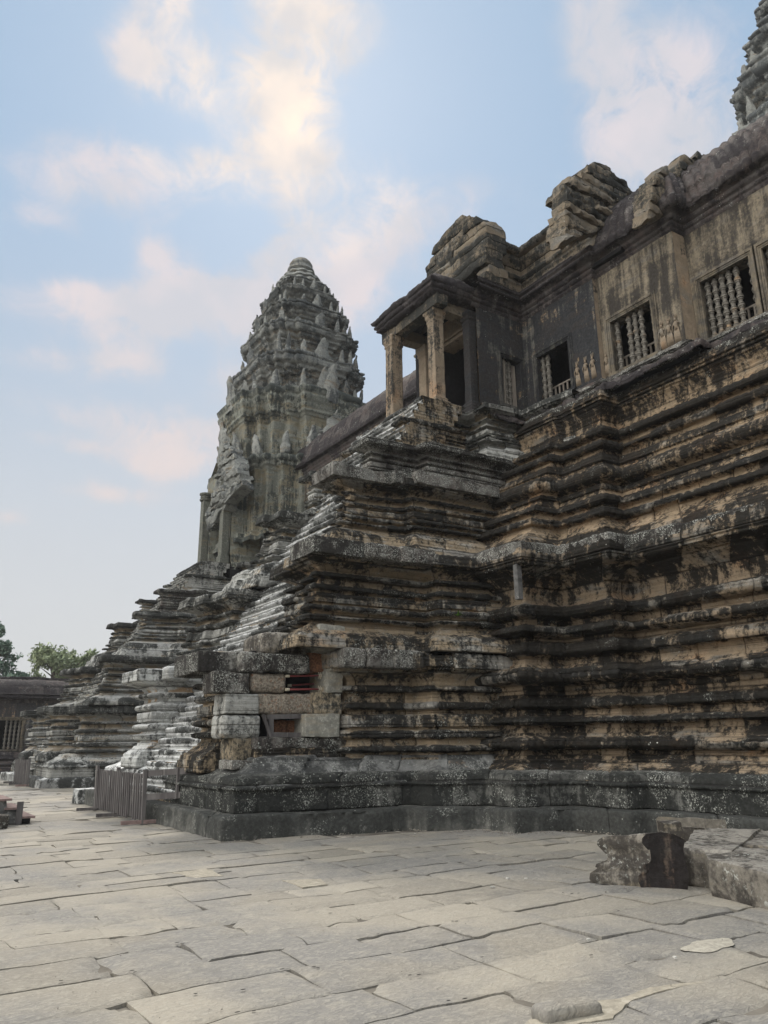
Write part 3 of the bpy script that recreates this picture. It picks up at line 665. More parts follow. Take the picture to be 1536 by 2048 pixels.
def baluster_mesh(h, r_, mat):
    prof = []; n = 11
    z = 0
    prof.append((r_*.75, 0))
    k = 7; seg = h/k
    for i in range(k):
        z0 = i*seg
        for a, b in ((.02, .70), (.10, .72), (.14, .98), (.20, .98), (.24, .78), (.30, .78), (.33, 1.12), (.42, 1.18), (.50, 1.12), (.53, .78), (.60, .78), (.64, .98), (.70, .98), (.74, .70), (.98, .66)):
            prof.append((r_*b, z0+a*seg))
    m = MB().lathe((0, 0, 0), prof, n); V = np.concatenate(m.V)
    me = bpy.data.meshes.new('baluster'); me.from_pydata([tuple(v) for v in V], [], m.F)
    me.polygons.foreach_set('use_smooth', np.ones(len(me.polygons), bool)); me.set_sharp_from_angle(angle=R(50)); me.materials.append(mat)
    return me
BALM = baluster_mesh(1.72, .078, ST_BAL)
def window(parent, p0, d, inn, u0, u1, z0, z1, present, n=7, rail=True, mat=None, depth=.22, fr=.16):
    """carved frame, turned balusters that survive, timber rail behind"""
    mat = mat or ST_WALL
    p0 = np.array(p0, float); d = np.array(d, float); inn = np.array(inn, float)
    def P(u, t, z): return (p0[0]+d[0]*u+inn[0]*t, p0[1]+d[1]*u+inn[1]*t, z)
    ang = math.atan2(d[1], d[0])
    m = MB()
    for k, (o, w, pr) in enumerate(((fr, .055, .03), (fr-.05, .05, .055), (fr-.10, .05, .028), (fr-.15, .045, .012))):
        a, b, c, e = u0-o, u1+o, z0-o*.4, z1+o
        m.box(P((a+b)/2, -pr/2+.03, e-w/2), (b-a, pr+.06, w), ang); m.box(P(a+w/2, -pr/2+.0305, (c+e)/2-w/2), (w, pr+.061, e-c-w), ang)
        m.box(P(b-w/2, -pr/2+.0305, (c+e)/2-w/2), (w, pr+.061, e-c-w), ang)
    m.box(P((u0+u1)/2, .02, z0-.05), (u1-u0+2*fr, .14, .09), ang)
    f = m.build('window', mat, parent)
    sc = (z1-z0)/1.72
    for k in present:
        u = u0+(u1-u0)*(k+.5)/n
        o = bpy.data.objects.new('baluster', BALM); COL.objects.link(o); o.parent = f
        off = np.zeros(3); pm = f
        while pm is not None: off += np.array(pm.location); pm = pm.parent
        o.location = Vector(P(u, depth, z0)) - Vector(tuple(off)); o.scale = (1, 1, sc); o.rotation_euler = (0, 0, random.uniform(0, 3))
    if rail:
        m = MB()
        m.bar(P(u0, depth+.3, z0+.62), P(u1, depth+.3, z0+.62), .05)
        k = u0+.08
        while k < u1: m.bar(P(k, depth+.3, z0-.05), P(k, depth+.3, z0+.62), .045); k += .17
        m.build('railing', WOODL, f)
    return f
# ================================================================== GALLERY ON THE TERRACE
gal = empty('temple_gallery', (16.5, 12, 10.8), 'dark streaked gallery wall with turned stone window balusters, above the terrace', 'gallery')
GB = [(14.25, 16.5), (16.2, 16.5), (16.2, 13.42), (16.35, 13.4), (16.35, 10.72), (16.85, 10.7), (16.85, YN)]
base_p = [(-.62, 10.72), (-.62, 10.84), (-.5, 10.88), (-.42, 10.96), (-.44, 11.0), (-.34, 11.03), (-.3, 11.1)]+arc(11.1, 11.22, -.28, -.38, 5)+[(-.22, 11.24), (-.2, 11.33), (-.1, 11.36), (-.08, 11.46), (.05, 11.5)]
sweep('wall_base', GB, base_p, ST_SLAB, gal, res=.05, seed=70, low=.03, amp=.02, course=.4, blen=1.1)
wt = 14.8
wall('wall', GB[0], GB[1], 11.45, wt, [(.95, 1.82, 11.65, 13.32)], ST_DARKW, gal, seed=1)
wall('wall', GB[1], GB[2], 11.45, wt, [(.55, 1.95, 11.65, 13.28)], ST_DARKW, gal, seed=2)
wall('wall', GB[2], (16.36, 13.41), 11.45, wt, [], ST_PILLAR, gal, seed=7)
sweep('weathered_sill', GB, [(-.82, 10.70), (-.78, 10.84), (-.55, 10.98), (-.40, 11.08), (-.2, 11.24), (-.10, 11.38)], ST_ROOF, gal, res=.05, seed=77, low=.16, amp=.07, course=.3, blen=.7, blk_amp=.05)
wall('wall', GB[3], GB[4], 11.45, wt, [(.30, 1.78, 11.55, 13.18)], ST_WALL, gal, seed=3)
wall('wall', GB[4], GB[5], 11.45, wt, [], ST_PILLAR, gal, seed=4)
wall('wall', GB[5], GB[6], 11.45, wt, [(.24, 1.70, 11.5, 13.22), (1.98, 3.4, 11.5, 13.22), (3.7, 5.1, 11.5, 13.22)], ST_WALL, gal, seed=5)
dn = (0, -1); ix = (1, 0)
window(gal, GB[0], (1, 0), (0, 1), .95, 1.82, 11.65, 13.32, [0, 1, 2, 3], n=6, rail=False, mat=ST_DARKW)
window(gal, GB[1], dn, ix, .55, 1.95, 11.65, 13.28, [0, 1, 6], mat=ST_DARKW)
window(gal, GB[3], dn, ix, .30, 1.78, 11.55, 13.18, [0, 2, 3, 4, 6], mat=ST_WALL)
window(gal, GB[5], dn, ix, .24, 1.70, 11.5, 13.22, [0, 1, 2, 3, 4, 6], mat=ST_WALL)
window(gal, GB[5], dn, ix, 1.98, 3.4, 11.5, 13.22, [0, 1, 2, 3, 4, 5, 6], mat=ST_WALL, rail=False)
m = MB(); m.bar((15.42, 16.66, 11.6), (15.42, 16.62, 13.3), .045); m.box((15.9, 16.75, 12.45), (.2, .04, 1.6)); m.build('timber_prop', WOODL, gal)
# inner walls: the rooms behind the windows stay unlit
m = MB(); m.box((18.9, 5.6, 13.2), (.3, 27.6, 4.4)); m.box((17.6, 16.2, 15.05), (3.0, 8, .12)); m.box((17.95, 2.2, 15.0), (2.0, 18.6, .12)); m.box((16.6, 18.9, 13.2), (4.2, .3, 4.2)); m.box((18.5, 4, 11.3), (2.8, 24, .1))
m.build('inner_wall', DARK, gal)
cor = [(.02, 14.74), (-.02, 14.80), (-.05, 14.86), (-.03, 14.9), (-.10, 14.93), (-.12, 15.0), (-.09, 15.03), (-.18, 15.06), (-.22, 15.13), (-.2, 15.17), (-.3, 15.2)]+arc(15.2, 15.36, -.3, -.42, 5)+[(-.32, 15.38), (-.30, 15.46), (-.38, 15.5), (-.40, 15.62), (-.34, 15.66), (.5, 15.72)]
sweep('cornice', [(14.05, 16.5)]+GB[1:4]+[(16.35, 12.6)], cor, ST_ROOF, gal, res=.05, seed=71, scallop=.012, per=.12, course=.4)
cor2 = [(s, z) for s, z in cor if z < 15.3]+[(-.34, 15.32)]
sweep('cornice', [(16.35, 12.7)]+GB[4:], cor2, ST_ROOF, gal, res=.05, seed=72, scallop=.012, per=.12, course=.4)
vault = [(-.28, 15.28), (-.36, 15.30), (-.38, 15.42), (-.30, 15.52)]+[(-.25+2.4*(1-math.cos(t)), 15.5+2.45*math.sin(t)) for t in np.linspace(.08, 1.5, 14)]
vault = [(-.28, 15.28), (-.37, 15.30), (-.40, 15.42), (-.30, 15.54)]+[(-.28+2.5*(t/1.5)**1.5, 15.56+2.35*math.sin(t)**.95) for t in np.linspace(.12, 1.5, 14)]
sweep('roof', [(16.35, 13.0), (16.35, 10.6), (16.85, 10.55), (16.85, YN)], vault, ST_ROOF, gal, res=.04, seed=73, rib=.10, ribper=.26, low=.03, amp=.02, course=.7, blen=.8)
# attic storeys
att = [(.0, 15.6), (.0, 16.35), (-.05, 16.42), (-.03, 16.5), (-.1, 16.56), (-.12, 16.66), (-.08, 16.7), (.02, 16.8), (.02, 16.95), (-.05, 17.05), (-.16, 17.2), (-.18, 17.35), (-.1, 17.4)]+arc(17.4, 17.7, -.1, -.3, 6)+[(-.12, 17.75), (.1, 17.95), (.45, 18.1), (1.2, 18.25)]
sweep('attic', [(14.75, 16.72), (16.55, 16.72), (16.55, 13.1), (18.6, 13.1)], att, ST_PED, gal, res=.06, seed=74, rib=.0, low=.04, amp=.03, course=.45, blen=.8)
# ------------------------------------------------------------------ ruined gables traced as thick masonry
def gable(name, pts, ax, v, th, mat, parent, res=.07, seed=0, amp=.05, course=.27, flame=0.):
    """ruined gable of coursed, fractured blocks filling a traced outline, th thick"""
    W3 = np.array([on(x, y, ax, v) for x, y in pts]); h = 1 if ax == 'x' else 0
    poly = W3[:, [h, 2]]; rs = np.random.RandomState(seed+3); z0, z1 = poly[:, 1].min(), poly[:, 1].max()
    VV = []; FF = []; BB = []; nv = 0
    def spans(z):
        xs = []; n = len(poly)
        for i in range(n):
            (xa, ya), (xb, yb) = poly[i], poly[(i+1) % n]
            if (ya > z) != (yb > z): xs.append(xa+(z-ya)/(yb-ya)*(xb-xa))
        xs.sort(); return list(zip(xs[::2], xs[1::2]))
    z = z0
    while z < z1-.04:
        hc = min(course*rs.uniform(.75, 1.3), z1-z)
        slo = spans(z+hc*.2); shi = spans(z+hc*.8)
        for (a, b) in spans(z+hc*.5):
            if b-a < .06: continue
            aa = [q_ for q_ in slo if q_[0] < b and q_[1] > a]; bb = [q_ for q_ in shi if q_[0] < b and q_[1] > a]
            lo_ = aa[0] if aa else (a, b); hi_ = bb[0] if bb else (a+.05, b-.05)
            cuts = [0.]; L_ = b-a
            while cuts[-1] < 1: cuts.append(cuts[-1]+rs.uniform(.7, 2.2)/L_)
            cuts[-1] = 1.
            if len(cuts) > 2 and cuts[-1]-cuts[-2] < .12/L_: cuts.pop(-2)
            for c0_, c1_ in zip(cuts[:-1], cuts[1:]):
                off = rs.normal(0, .07); t_ = th*rs.uniform(.9, 1.1); nx = max(2, int((c1_-c0_)*L_/res)); nz = max(2, int(hc/res)); ny = max(2, int(t_/.14))
                key = {}; V = []; F = []
                def vid(i, j, k):
                    if (i, j, k) not in key:
                        key[(i, j, k)] = len(V); fx = c0_+(c1_-c0_)*i/nx; fz = k/nz
                        x = (lo_[0]+(lo_[1]-lo_[0])*fx)*(1-fz)+(hi_[0]+(hi_[1]-hi_[0])*fx)*fz
                        e = (.012 if i in (0, nx) else 0); x += e*(1 if i == 0 else -1); zz = z+hc*fz+(.008 if k == 0 else -.008 if k == nz else 0)
                        y = v+off+t_*j/ny+(.03 if j == 0 else -.03 if j == ny else 0)*(1 if (i in (0, nx) or k in (0, nz)) else -.2)
                        V.append((y, x, zz) if h == 1 else (x, y, zz))
                    return key[(i, j, k)]
                for i in range(nx):
                    for k in range(nz):
                        F.append((vid(i, 0, k), vid(i+1, 0, k), vid(i+1, 0, k+1), vid(i, 0, k+1))); F.append((vid(i, ny, k), vid(i, ny, k+1), vid(i+1, ny, k+1), vid(i+1, ny, k)))
                for j in range(ny):
                    for k in range(nz):
                        F.append((vid(0, j, k), vid(0, j, k+1), vid(0, j+1, k+1), vid(0, j+1, k))); F.append((vid(nx, j, k), vid(nx, j+1, k), vid(nx, j+1, k+1), vid(nx, j, k+1)))
                    for i in range(nx):
                        F.append((vid(i, j, nz), vid(i+1, j, nz), vid(i+1, j+1, nz), vid(i, j+1, nz))); F.append((vid(i, j, 0), vid(i, j+1, 0), vid(i+1, j+1, 0), vid(i+1, j, 0)))
                if h == 1: F = [f[::-1] for f in F]
                V = np.array(V); VV.append(V); FF += [tuple(q_+nv for q_ in f) for f in F]; nv += len(V); BB.append(np.full(len(V), rs.rand()))
        z += hc
    P = np.concatenate(VV)
    P = P+np.stack([fbm(P+k*9.1+seed, 2.4, 3) for k in range(3)], 1)*amp*1.6+np.stack([fbm(P+k*3.3+seed, 7., 3) for k in range(3)], 1)*amp*.8
    return mesh_obj(name, P, np.array(FF), mat, parent, {'jd': np.full(len(P), .3), 'blk': np.concatenate(BB), 'prot': np.zeros(len(P))}, sharp=40)
gable('gable', [(853, 590), (852, 525), (861, 514), (868, 492), (882, 470), (905, 447), (915, 436), (928, 429), (945, 434), (952, 430), (962, 438), (972, 442), (974, 560), (940, 600)], 'x', 14.45, .8, ST_PED, gal, seed=3)
gable('gable', [(1133, 480), (1131, 402), (1131, 372), (1140, 352), (1146, 368), (1150, 349), (1158, 358), (1166, 340), (1172, 344), (1176, 330), (1190, 322), (1214, 331), (1236, 350), (1254, 358), (1264, 372), (1262, 384), (1275, 386), (1274, 404), (1250, 430), (1210, 452), (1165, 470)], 'y', 12.75, .7, ST_PED, gal, seed=5, amp=.07)
gable('gable', [(1303, 430), (1303, 385), (1306, 362), (1312, 342), (1318, 352), (1324, 334), (1336, 340), (1348, 360), (1356, 330), (1364, 312), (1372, 305), (1386, 311), (1394, 306), (1418, 316), (1440, 332), (1436, 350), (1404, 372), (1350, 420)], 'y', 10.6, .6, ST_PED, gal, seed=7, amp=.07)
# low-relief dancers beside the windows
def relief(parent, p0, d, inn, u, z, h, seed):
    p0 = np.array(p0, float); d = np.array(d, float); inn = np.array(inn, float); m = MB(); rr = random.Random(seed)
    def P(a, b, t): return np.array([p0[0]+d[0]*(u+a*h)-inn[0]*t, p0[1]+d[1]*(u+a*h)-inn[1]*t, z+b*h])
    for k in range(-3, 4): m.tube([P(k*.035, .0, .0), P(k*.03, .25, .02), P(k*.02, .5, .025)], [.011*h, .02*h, .016*h], 6)
    m.tube([P(0, .45, .01), P(0, .55, .03), P(0, .66, .035), P(0, .72, .02)], [.07*h, .055*h, .075*h, .03*h], 8)
    m.tube([P(0, .72, .03), P(0, .78, .04), P(0, .83, .03)], [.03*h, .045*h, .03*h], 8)
    for a in (-.07, -.025, .02, .065): m.tube([P(a*.6, .83, .02), P(a, 1.0, .02)], [.018*h, .004*h], 5)
    sd_ = 1 if seed % 2 else -1
    m.tube([P(.07, .67, .03), P(.13, .58, .04), P(.10+.05*sd_, .72, .03)], [.02*h, .017*h, .012*h], 6)
    m.tube([P(-.07, .67, .03), P(-.13, .55, .04), P(-.12, .42+.05*sd_, .03)], [.02*h, .017*h, .012*h], 6)
    m.build('relief_figure', ST_PILLAR, parent, smooth=True)
for u in (2.02, 2.24, 2.46): relief(gal, GB[3], dn, ix, u, 11.5, .86, int(u*100))
for u in (2.22, 2.55, 2.82): relief(gal, GB[1], dn, ix, u, 11.6, .8, int(u*100))
relief(gal, GB[3], dn, ix, .1, 11.55, .8, 5)
# ================================================================== PORCH
por = empty('entrance_porch', (13.2, 18.2, 11.3), 'open pillared porch with sagging stone roof, at the head of the near stairway', 'porch')
def pillar(cx, cy, z0, z1, w, mat, base=True, name='pillar'):
    pr = [(0, z0), (0, z0+.22), (.05, z0+.26), (.03, z0+.32), (.09, z0+.38), (.08, z0+.44), (.14, z0+.5), (.14, z1-.42), (.12, z1-.38), (.13, z1-.3), (.09, z1-.24), (.09, z1-.14), (.04, z1-.08), (.04, z1)] if base else \
         [(.14, z0), (.14, z1-.40), (.11, z1-.36), (.12, z1-.28), (.08, z1-.2), (.08, z1)]
    h = w/2+.14
    return sweep(name, [(cx+h, cy+h), (cx-h, cy+h), (cx-h, cy-h), (cx+h, cy-h)][::1], pr, mat, por, closed=True, res=.05, amp=.012, low=.015, blk_amp=0, miss=0, course=5, blen=9, seed=int(cx*10+cy), cap=1)
pillar(13.22, 17.28, 11.15, 14.62, .36, ST_PILLAR)
pillar(13.02, 19.35, 11.15, 14.62, .40, ST_PILLAR, base=False)
pillar(14.35, 19.30, 11.15, 14.62, .40, ST_PILLAR, base=False)
pillar(14.35, 16.98, 11.15, 14.75, .30, ST_DARKW, name='pilaster')
wall('front_wall', (14.62, 20.0), (14.62, 16.6), 11.2, 15.9, [(1.0, 2.55, 11.25, 14.35)], ST_PILLAR, por, seed=8)
m = MB()
for o, w_, pr in ((.0, .12, .05), (.14, .07, .09), (.24, .06, .05)):
    for yy in (19.0+o, 17.45-o): m.box((14.60-pr/2, yy, 12.85+o/2), (pr+.04, w_, 3.2+o))
    m.box((14.60-pr/2+.002, 18.225, 14.42+o), (pr+.04, 1.55+2*o+w_, w_))
m.build('door_frame', ST_PILLAR, por)
m = MB(); m.bar((14.8, 19.0, 11.85), (14.8, 17.45, 11.85), .05)
k = 17.5
while k < 19.0: m.bar((14.8, k, 11.2), (14.8, k, 11.85), .045); k += .16
m.build('railing', WOODL, por)
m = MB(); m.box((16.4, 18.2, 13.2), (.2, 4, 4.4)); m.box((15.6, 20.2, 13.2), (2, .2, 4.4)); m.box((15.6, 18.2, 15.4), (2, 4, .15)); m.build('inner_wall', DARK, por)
for a, b in (((13.12, 16.95), (13.12, 19.7)), ((13.12, 17.22), (14.6, 17.22)), ((13.12, 19.4), (14.6, 19.4))):
    c = ((a[0]+b[0])/2, (a[1]+b[1])/2, 14.82); dd = (abs(b[0]-a[0])+.42, abs(b[1]-a[1])+.42, .40)
    rough_block('lintel', c, dd, ST_PED, por, rnd=.05, amp=.015, res=.08, seed=int(c[0]*9))
rp = [(.5, 14.95), (.25, 14.97), (.06, 15.0), (.0, 15.04), (.02, 15.12), (-.06, 15.15), (-.07, 15.24), (-.02, 15.27), (-.12, 15.3), (-.16, 15.42), (-.08, 15.5), (.15, 15.66), (.45, 15.92), (.8, 16.2), (1.15, 16.4), (1.5, 16.5)]
sweep('roof', [(14.7, 19.95), (12.72, 19.95), (12.72, 16.72), (14.7, 16.66)], rp, ST_ROOF, por, res=.055, seed=76, low=.09, amp=.035, rib=.03, ribper=.25, course=.5, blen=.8)
# ================================================================== FAR GALLERY to the corner tower
fg = empty('temple_gallery', (17, 27, 10.8), 'far gallery wing with a long ribbed roof, running from porch to corner tower', 'gallery')
FG = [(16.95, 35.6), (16.95, 20.4)]
sweep('wall_base', FG, base_p, ST_GREY, fg, res=.12, seed=80, low=.03, amp=.02, course=.4)
ops = [(1.2+i*2.4, 2.5+i*2.4, 11.6, 13.2) for i in range(6)]
wall('wall', FG[0], FG[1], 11.45, 14.6, ops, ST_WALL, fg, seed=21, res=.3)
for i, o in enumerate(ops): window(fg, FG[0], dn, ix, o[0], o[1], o[2], o[3], [0, 1, 2, 3, 4, 5, 6], mat=ST_WALL, rail=False)
sweep('cornice', FG, [(s, z-.25) for s, z in cor2], ST_ROOF, fg, res=.12, seed=82, scallop=.012, course=.4)
vf = [(-.28, 15.0), (-.37, 15.03), (-.40, 15.15), (-.30, 15.25)]+[(-.28+1.35*(t/1.5)**1.5, 15.27+1.65*math.sin(t)**.95) for t in np.linspace(.12, 1.5, 10)]+[(1.1, 17.05), (1.3, 17.0)]
sweep('roof', FG, vf, ST_ROOF, fg, res=.10, seed=83, rib=.06, ribper=.26, low=.05, amp=.02, course=.7, blen=.8)
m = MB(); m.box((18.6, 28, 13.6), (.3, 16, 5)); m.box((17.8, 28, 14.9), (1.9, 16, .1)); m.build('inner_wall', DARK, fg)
# transept behind the porch, far side
sweep('attic', [(18.5, 20.0), (16.5, 20.0), (16.5, 19.7), (14.9, 19.7)][::-1] if False else [(16.6, 22.8), (16.6, 19.75), (14.9, 19.75)][::1] and [(18.6, 23.0), (16.6, 23.0), (16.6, 19.75)], [(0, 11.4)]+att, ST_PED, fg, res=.12, seed=84, low=.05)
# ================================================================== TOWERS
def redent(cx, cy, a, steps=((1.0, .42), (.90, .64), (.80, .80))):
    """closed plan of a square with stepped corners, counter-clockwise"""
    q = []
    for d, w in steps: q.append((a*d, a*w))
    quarter = []
    for i, (d, w) in enumerate(q):
        quarter.append((d, w))
        if i < len(q)-1: quarter.append((q[i+1][0], w))
    last = q[-1]
    half = quarter + [(b_, a_) for a_, b_ in quarter[::-1]]
    # drop duplicate at the diagonal when square
    if abs(last[0]-last[1]) < 1e-6: half = quarter+[(b_, a_) for a_, b_ in quarter[:-1][::-1]]
    pts = []
    for k in range(4):
        c, s = (1, 0, -1, 0)[k], (0, 1, 0, -1)[k]
        pts += [(cx+x*c-y*s, cy+x*s+y*c) for x, y in half]
    return pts
def leaf_stone(mb_, c, w, h, ang, lean=.08, th=.22):
    """upright pointed stone, wide and worn: flame-shaped antefix"""
    prof = [(0, .42), (.07, .5), (.14, .44), (.22, .52), (.34, .50), (.44, .40), (.54, .45), (.66, .34), (.76, .30), (.85, .2), (.93, .12), (1, .02)]
    V = []; n = len(prof)
    for z, r_ in prof:
        for (a, b) in ((-1, 0), (-.6, .8), (.6, .8), (1, 0), (.6, -.8), (-.6, -.8)):
            x = a*r_*w; y = b*th*(1-.7*z)+lean*h*z*0-lean*z*h
            V.append((c[0]+x*math.cos(ang)-y*math.sin(ang), c[1]+x*math.sin(ang)+y*math.cos(ang), c[2]+z*h))
    F = [(i*6+k, i*6+(k+1) % 6, (i+1)*6+(k+1) % 6, (i+1)*6+k) for i in range(n-1) for k in range(6)]+[tuple(range((n-1)*6, n*6))]
    V = np.array(V); V += np.array([.16, .16, .10])*w*np.stack([fbm(V*1.0+k*5, 4.5, 2) for k in range(3)], 1)
    mb_.add(V, F)
def tower(name, cx, cy, zb, k, label, seed, res=.11, body=True):
    r = empty(name, (cx, cy, zb), label, 'tower')
    def z(v): return zb+(v-11.4)*k
    def RP(a): return redent(cx, cy, a*k)
    if body:
        bp = [(-.35, z(11.2)), (-.33, z(11.4)), (-.2, z(11.5)), (-.15, z(11.62)), (-.2, z(11.7)), (-.05, z(11.8)), (0, z(11.95)), (0, z(14.9)), (-.06, z(15.0)), (-.05, z(15.1)), (-.15, z(15.2)), (-.14, z(15.32)), (-.28, z(15.45)), (-.32, z(15.6)), (-.25, z(15.75)), (.3, z(15.9)), (.55, z(16.1))]
        sweep('cella', RP(4.0), bp, ST_TWALL, r, closed=True, res=res, seed=seed, amp=.02, low=.03, course=.55, blen=1.0)
    # upper wall and the great flared cornice
    up_ = [(-.0, z(15.7)), (-.02, z(17.9)), (-.08, z(17.98)), (-.06, z(18.06)), (-.16, z(18.14)), (-.14, z(18.24)), (-.26, z(18.34)), (-.24, z(18.46)), (-.30, z(18.6)), (-.32, z(18.8)), (-.40, z(18.95)), (-.44, z(19.15)), (-.38, z(19.3)), (-.46, z(19.4)), (-.50, z(19.62)), (-.42, z(19.75)), (.3, z(19.85))]
    up_ = [(s*k, zz) for s, zz in up_]
    sweep('upper_wall', redent(cx, cy, 3.2*k, ((1.17, .42), (1.0, .64), (.86, .86))), up_, ST_TWALL, r, closed=True, res=res, seed=seed+1, amp=.03, low=.05, course=.55, blen=1.0)
    tiers = [(19.75, 22.1, 2.75, 3.38), (22.1, 24.2, 2.36, 3.0), (24.2, 25.75, 1.92, 2.52), (25.75, 27.1, 1.5, 2.05), (27.1, 28.0, 1.1, 1.55)]
    for i, (za, zb_, aw, al) in enumerate(tiers):
        h = zb_-za; f = al-aw
        pr = [(.0, za-.1), (0, za+.38*h), (-.12*f, za+.42*h), (-.1*f, za+.46*h), (-.35*f, za+.52*h), (-.3*f, za+.57*h), (-.62*f, za+.64*h), (-.6*f, za+.70*h), (-.92*f, za+.76*h), (-1.02*f, za+.86*h), (-.9*f, za+.9*h), (-1.05*f, za+.93*h), (-1.05*f, za+.985*h), (-.9*f, za+h), (.5, za+h+.04)]
        sweep('storey', RP(aw), [(s*k, z(v)) for s, v in pr], ST_TOWER, r, closed=True, res=res*.9, seed=seed+2+i, amp=.075, low=.10, course=.4, blen=.8, blk_amp=.035, scallop=.06, per=.42)
    # antefixes round each ledge
    for i, (zl, al, n_) in enumerate(((19.8, 3.5, 3), (22.1, 3.2, 3), (24.2, 2.85, 3), (25.75, 2.4, 2), (27.1, 1.9, 2))):
        rs = np.random.RandomState(seed+40+i); plan = [np.array(p) for p in redent(cx, cy, al*k*.93)]
        sc = (1.05, .98, .85, .72, .58)[i]
        for q in range(4):
            ang = q*math.pi/2; ca, sa_ = math.cos(ang), math.sin(ang)
            pos = [(0, 1.0, 1.35)]+[(u, 1.0 if abs(u) < .45 else .88 if abs(u) < .7 else .8, 1.0) for u in (-.38, .38, -.62, .62, -.78, .78)]
            for u, dd_, w_ in pos:
                if rs.rand() < .30 and u != 0: continue
                x = al*k*dd_*.93; y = al*k*u
                mb_ = MB(); leaf_stone(mb_, (cx+x*ca-y*sa_, cy+x*sa_+y*ca, z(zl)-.02), (.52 if u == 0 else .30)*k*sc*1.25*w_, (1.5 if u == 0 else 1.12)*k*sc*rs.uniform(.8, 1.15), ang+math.pi/2 + math.pi, th=.20*k*sc, lean=-.10)
                V = np.concatenate(mb_.V); nV = len(V)
                mesh_obj('antefix', V, mb_.F, ST_TOWER, r, {'jd': np.full(nV, .3), 'blk': np.full(nV, rs.rand()), 'prot': np.zeros(nV)}, sharp=60)
    # tall flame stones standing before each face of the body
    for q in range(4):
        ang = q*math.pi/2; ca, sa_ = math.cos(ang), math.sin(ang)
        for (u, dd_, zz, w_, h_) in ((0, 4.15, 15.9, 1.5, 2.5), (-1.15, 4.0, 15.9, .7, 1.5), (1.15, 4.0, 15.9, .7, 1.5), (0, 3.95, 19.0, 1.0, 2.2), (-2.3, 3.35, 15.9, .6, 1.2), (2.3, 3.35, 15.9, .6, 1.2)):
            x = dd_*k; y = u*k; mb_ = MB(); leaf_stone(mb_, (cx+x*ca-y*sa_, cy+x*sa_+y*ca, z(zz)), w_*k, h_*k, ang+math.pi/2+math.pi, th=.3*k, lean=-.16)
            V = np.concatenate(mb_.V); nV = len(V)
            mesh_obj('antefix', V, mb_.F, ST_TOWER, r, {'jd': np.full(nV, .3), 'blk': np.full(nV, .5), 'prot': np.zeros(nV)}, sharp=60)
    # lotus crown: rings of petals
    P = []; lot = [(1.5, 27.9), (1.62, 28.02), (1.55, 28.2), (1.2, 28.28), (1.22, 28.36), (1.38, 28.46), (1.28, 28.64), (.95, 28.72), (.97, 28.8), (1.1, 28.9), (1.0, 29.05), (.74, 29.12), (.70, 29.22), (.84, 29.36), (.80, 29.5), (.66, 29.58), (.64, 29.7), (.70, 29.85), (.60, 30.05), (.44, 30.2), (.2, 30.3), (0.01, 30.32)]
    n = 48; V = []; m_ = len(lot)
    lr = []
    for i in range(m_-1):
        for t in (0, .34, .67): lr.append((lot[i][0]+(lot[i+1][0]-lot[i][0])*t, lot[i][1]+(lot[i+1][1]-lot[i][1])*t))
    lr.append(lot[-1])
    for (rr, zz) in lr:
        for q in range(n):
            t = 2*math.pi*q/n; pet = abs(math.cos(t*(6 if zz < 28.7 else 5) + (zz > 28.25)*.26))**.6 if zz < 29.15 else 1
            rad = rr*(.86+.16*pet); V.append((cx+rad*k*math.cos(t), cy+rad*k*math.sin(t), z(zz)))
    V = np.array(V); V += .06*k*np.stack([fbm(V+k2*5, 1.6, 3) for k2 in range(3)], 1)
    F = np.array([(i*n+q, i*n+(q+1) % n, (i+1)*n+(q+1) % n, (i+1)*n+q) for i in range(len(lr)-1) for q in range(n)])
    nV = len(V); mesh_obj('lotus_finial', V, F, ST_TOWER, r, {'jd': np.full(nV, .3), 'blk': np.full(nV, .4), 'prot': np.zeros(nV)}, sharp=60)
    return r
tw = tower('temple_tower', 18.4, 37.5, 11.4, 1.0, 'complete ribbed corner tower with a lotus-bud top, left of centre', 200)
# the tower's own porch towards the stairs, with flame-edged gable
TA = [(18, 39.3), (13.75, 39.3), (13.75, 35.7), (16.2, 35.65), (16.25, 35.0), (18, 35.0)]
tb = [(-.3, 9.7), (-.3, 10.1), (-.15, 10.2), (-.12, 10.4), (-.16, 10.5), (0, 10.65), (0, 14.5), (-.05, 14.6), (-.04, 14.7), (-.15, 14.85), (-.14, 15.0), (-.28, 15.15), (-.25, 15.35), (.3, 15.7), (.9, 16.3)]
sweep('side_wall', [(16.25, 35.0), (18.2, 35.0)], tb, ST_TWALL, tw, res=.1, seed=240)
sweep('side_wall', [(13.95, 35.7), (16.25, 35.68)], tb, ST_TWALL, tw, res=.1, seed=241)
sweep('side_wall', [(16.25, 39.3), (13.95, 39.3)], tb, ST_TWALL, tw, res=.1, seed=242)
wall('front_wall', (13.9, 39.3), (13.9, 35.7), 10.0, 15.6, [(.75, 2.85, 10.2, 14.3)], ST_TWALL, tw, seed=41, res=.2, th=.7)
for yy in (39.0, 36.0): 
    m = MB(); m.box((13.7, yy, 12.2), (.34, .46, 4.2)); m.box((13.7, yy, 10.3), (.46, .58, .4)); m.lathe((13.7, yy, 14.2), [(.3, 0), (.33, .08), (.25, .12), (.3, .2), (.24, .25), (.34, .34), (.34, .42)], 12)
    m.build('pilaster', ST_TWALL, tw)
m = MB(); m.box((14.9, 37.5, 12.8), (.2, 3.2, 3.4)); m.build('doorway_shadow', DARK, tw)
gable('gable', [(412, 1060), (411, 1040), (414, 1018), (424, 1002), (419, 990), (428, 968), (436, 930), (440, 925), (446, 905), (450, 893), (460, 897), (466, 910), (476, 925), (480, 950), (486, 975), (470, 985), (455, 1000), (440, 1025), (422, 1052)], 'x', 13.45, .7, ST_TOWER, tw, res=.1, seed=9, amp=.10)
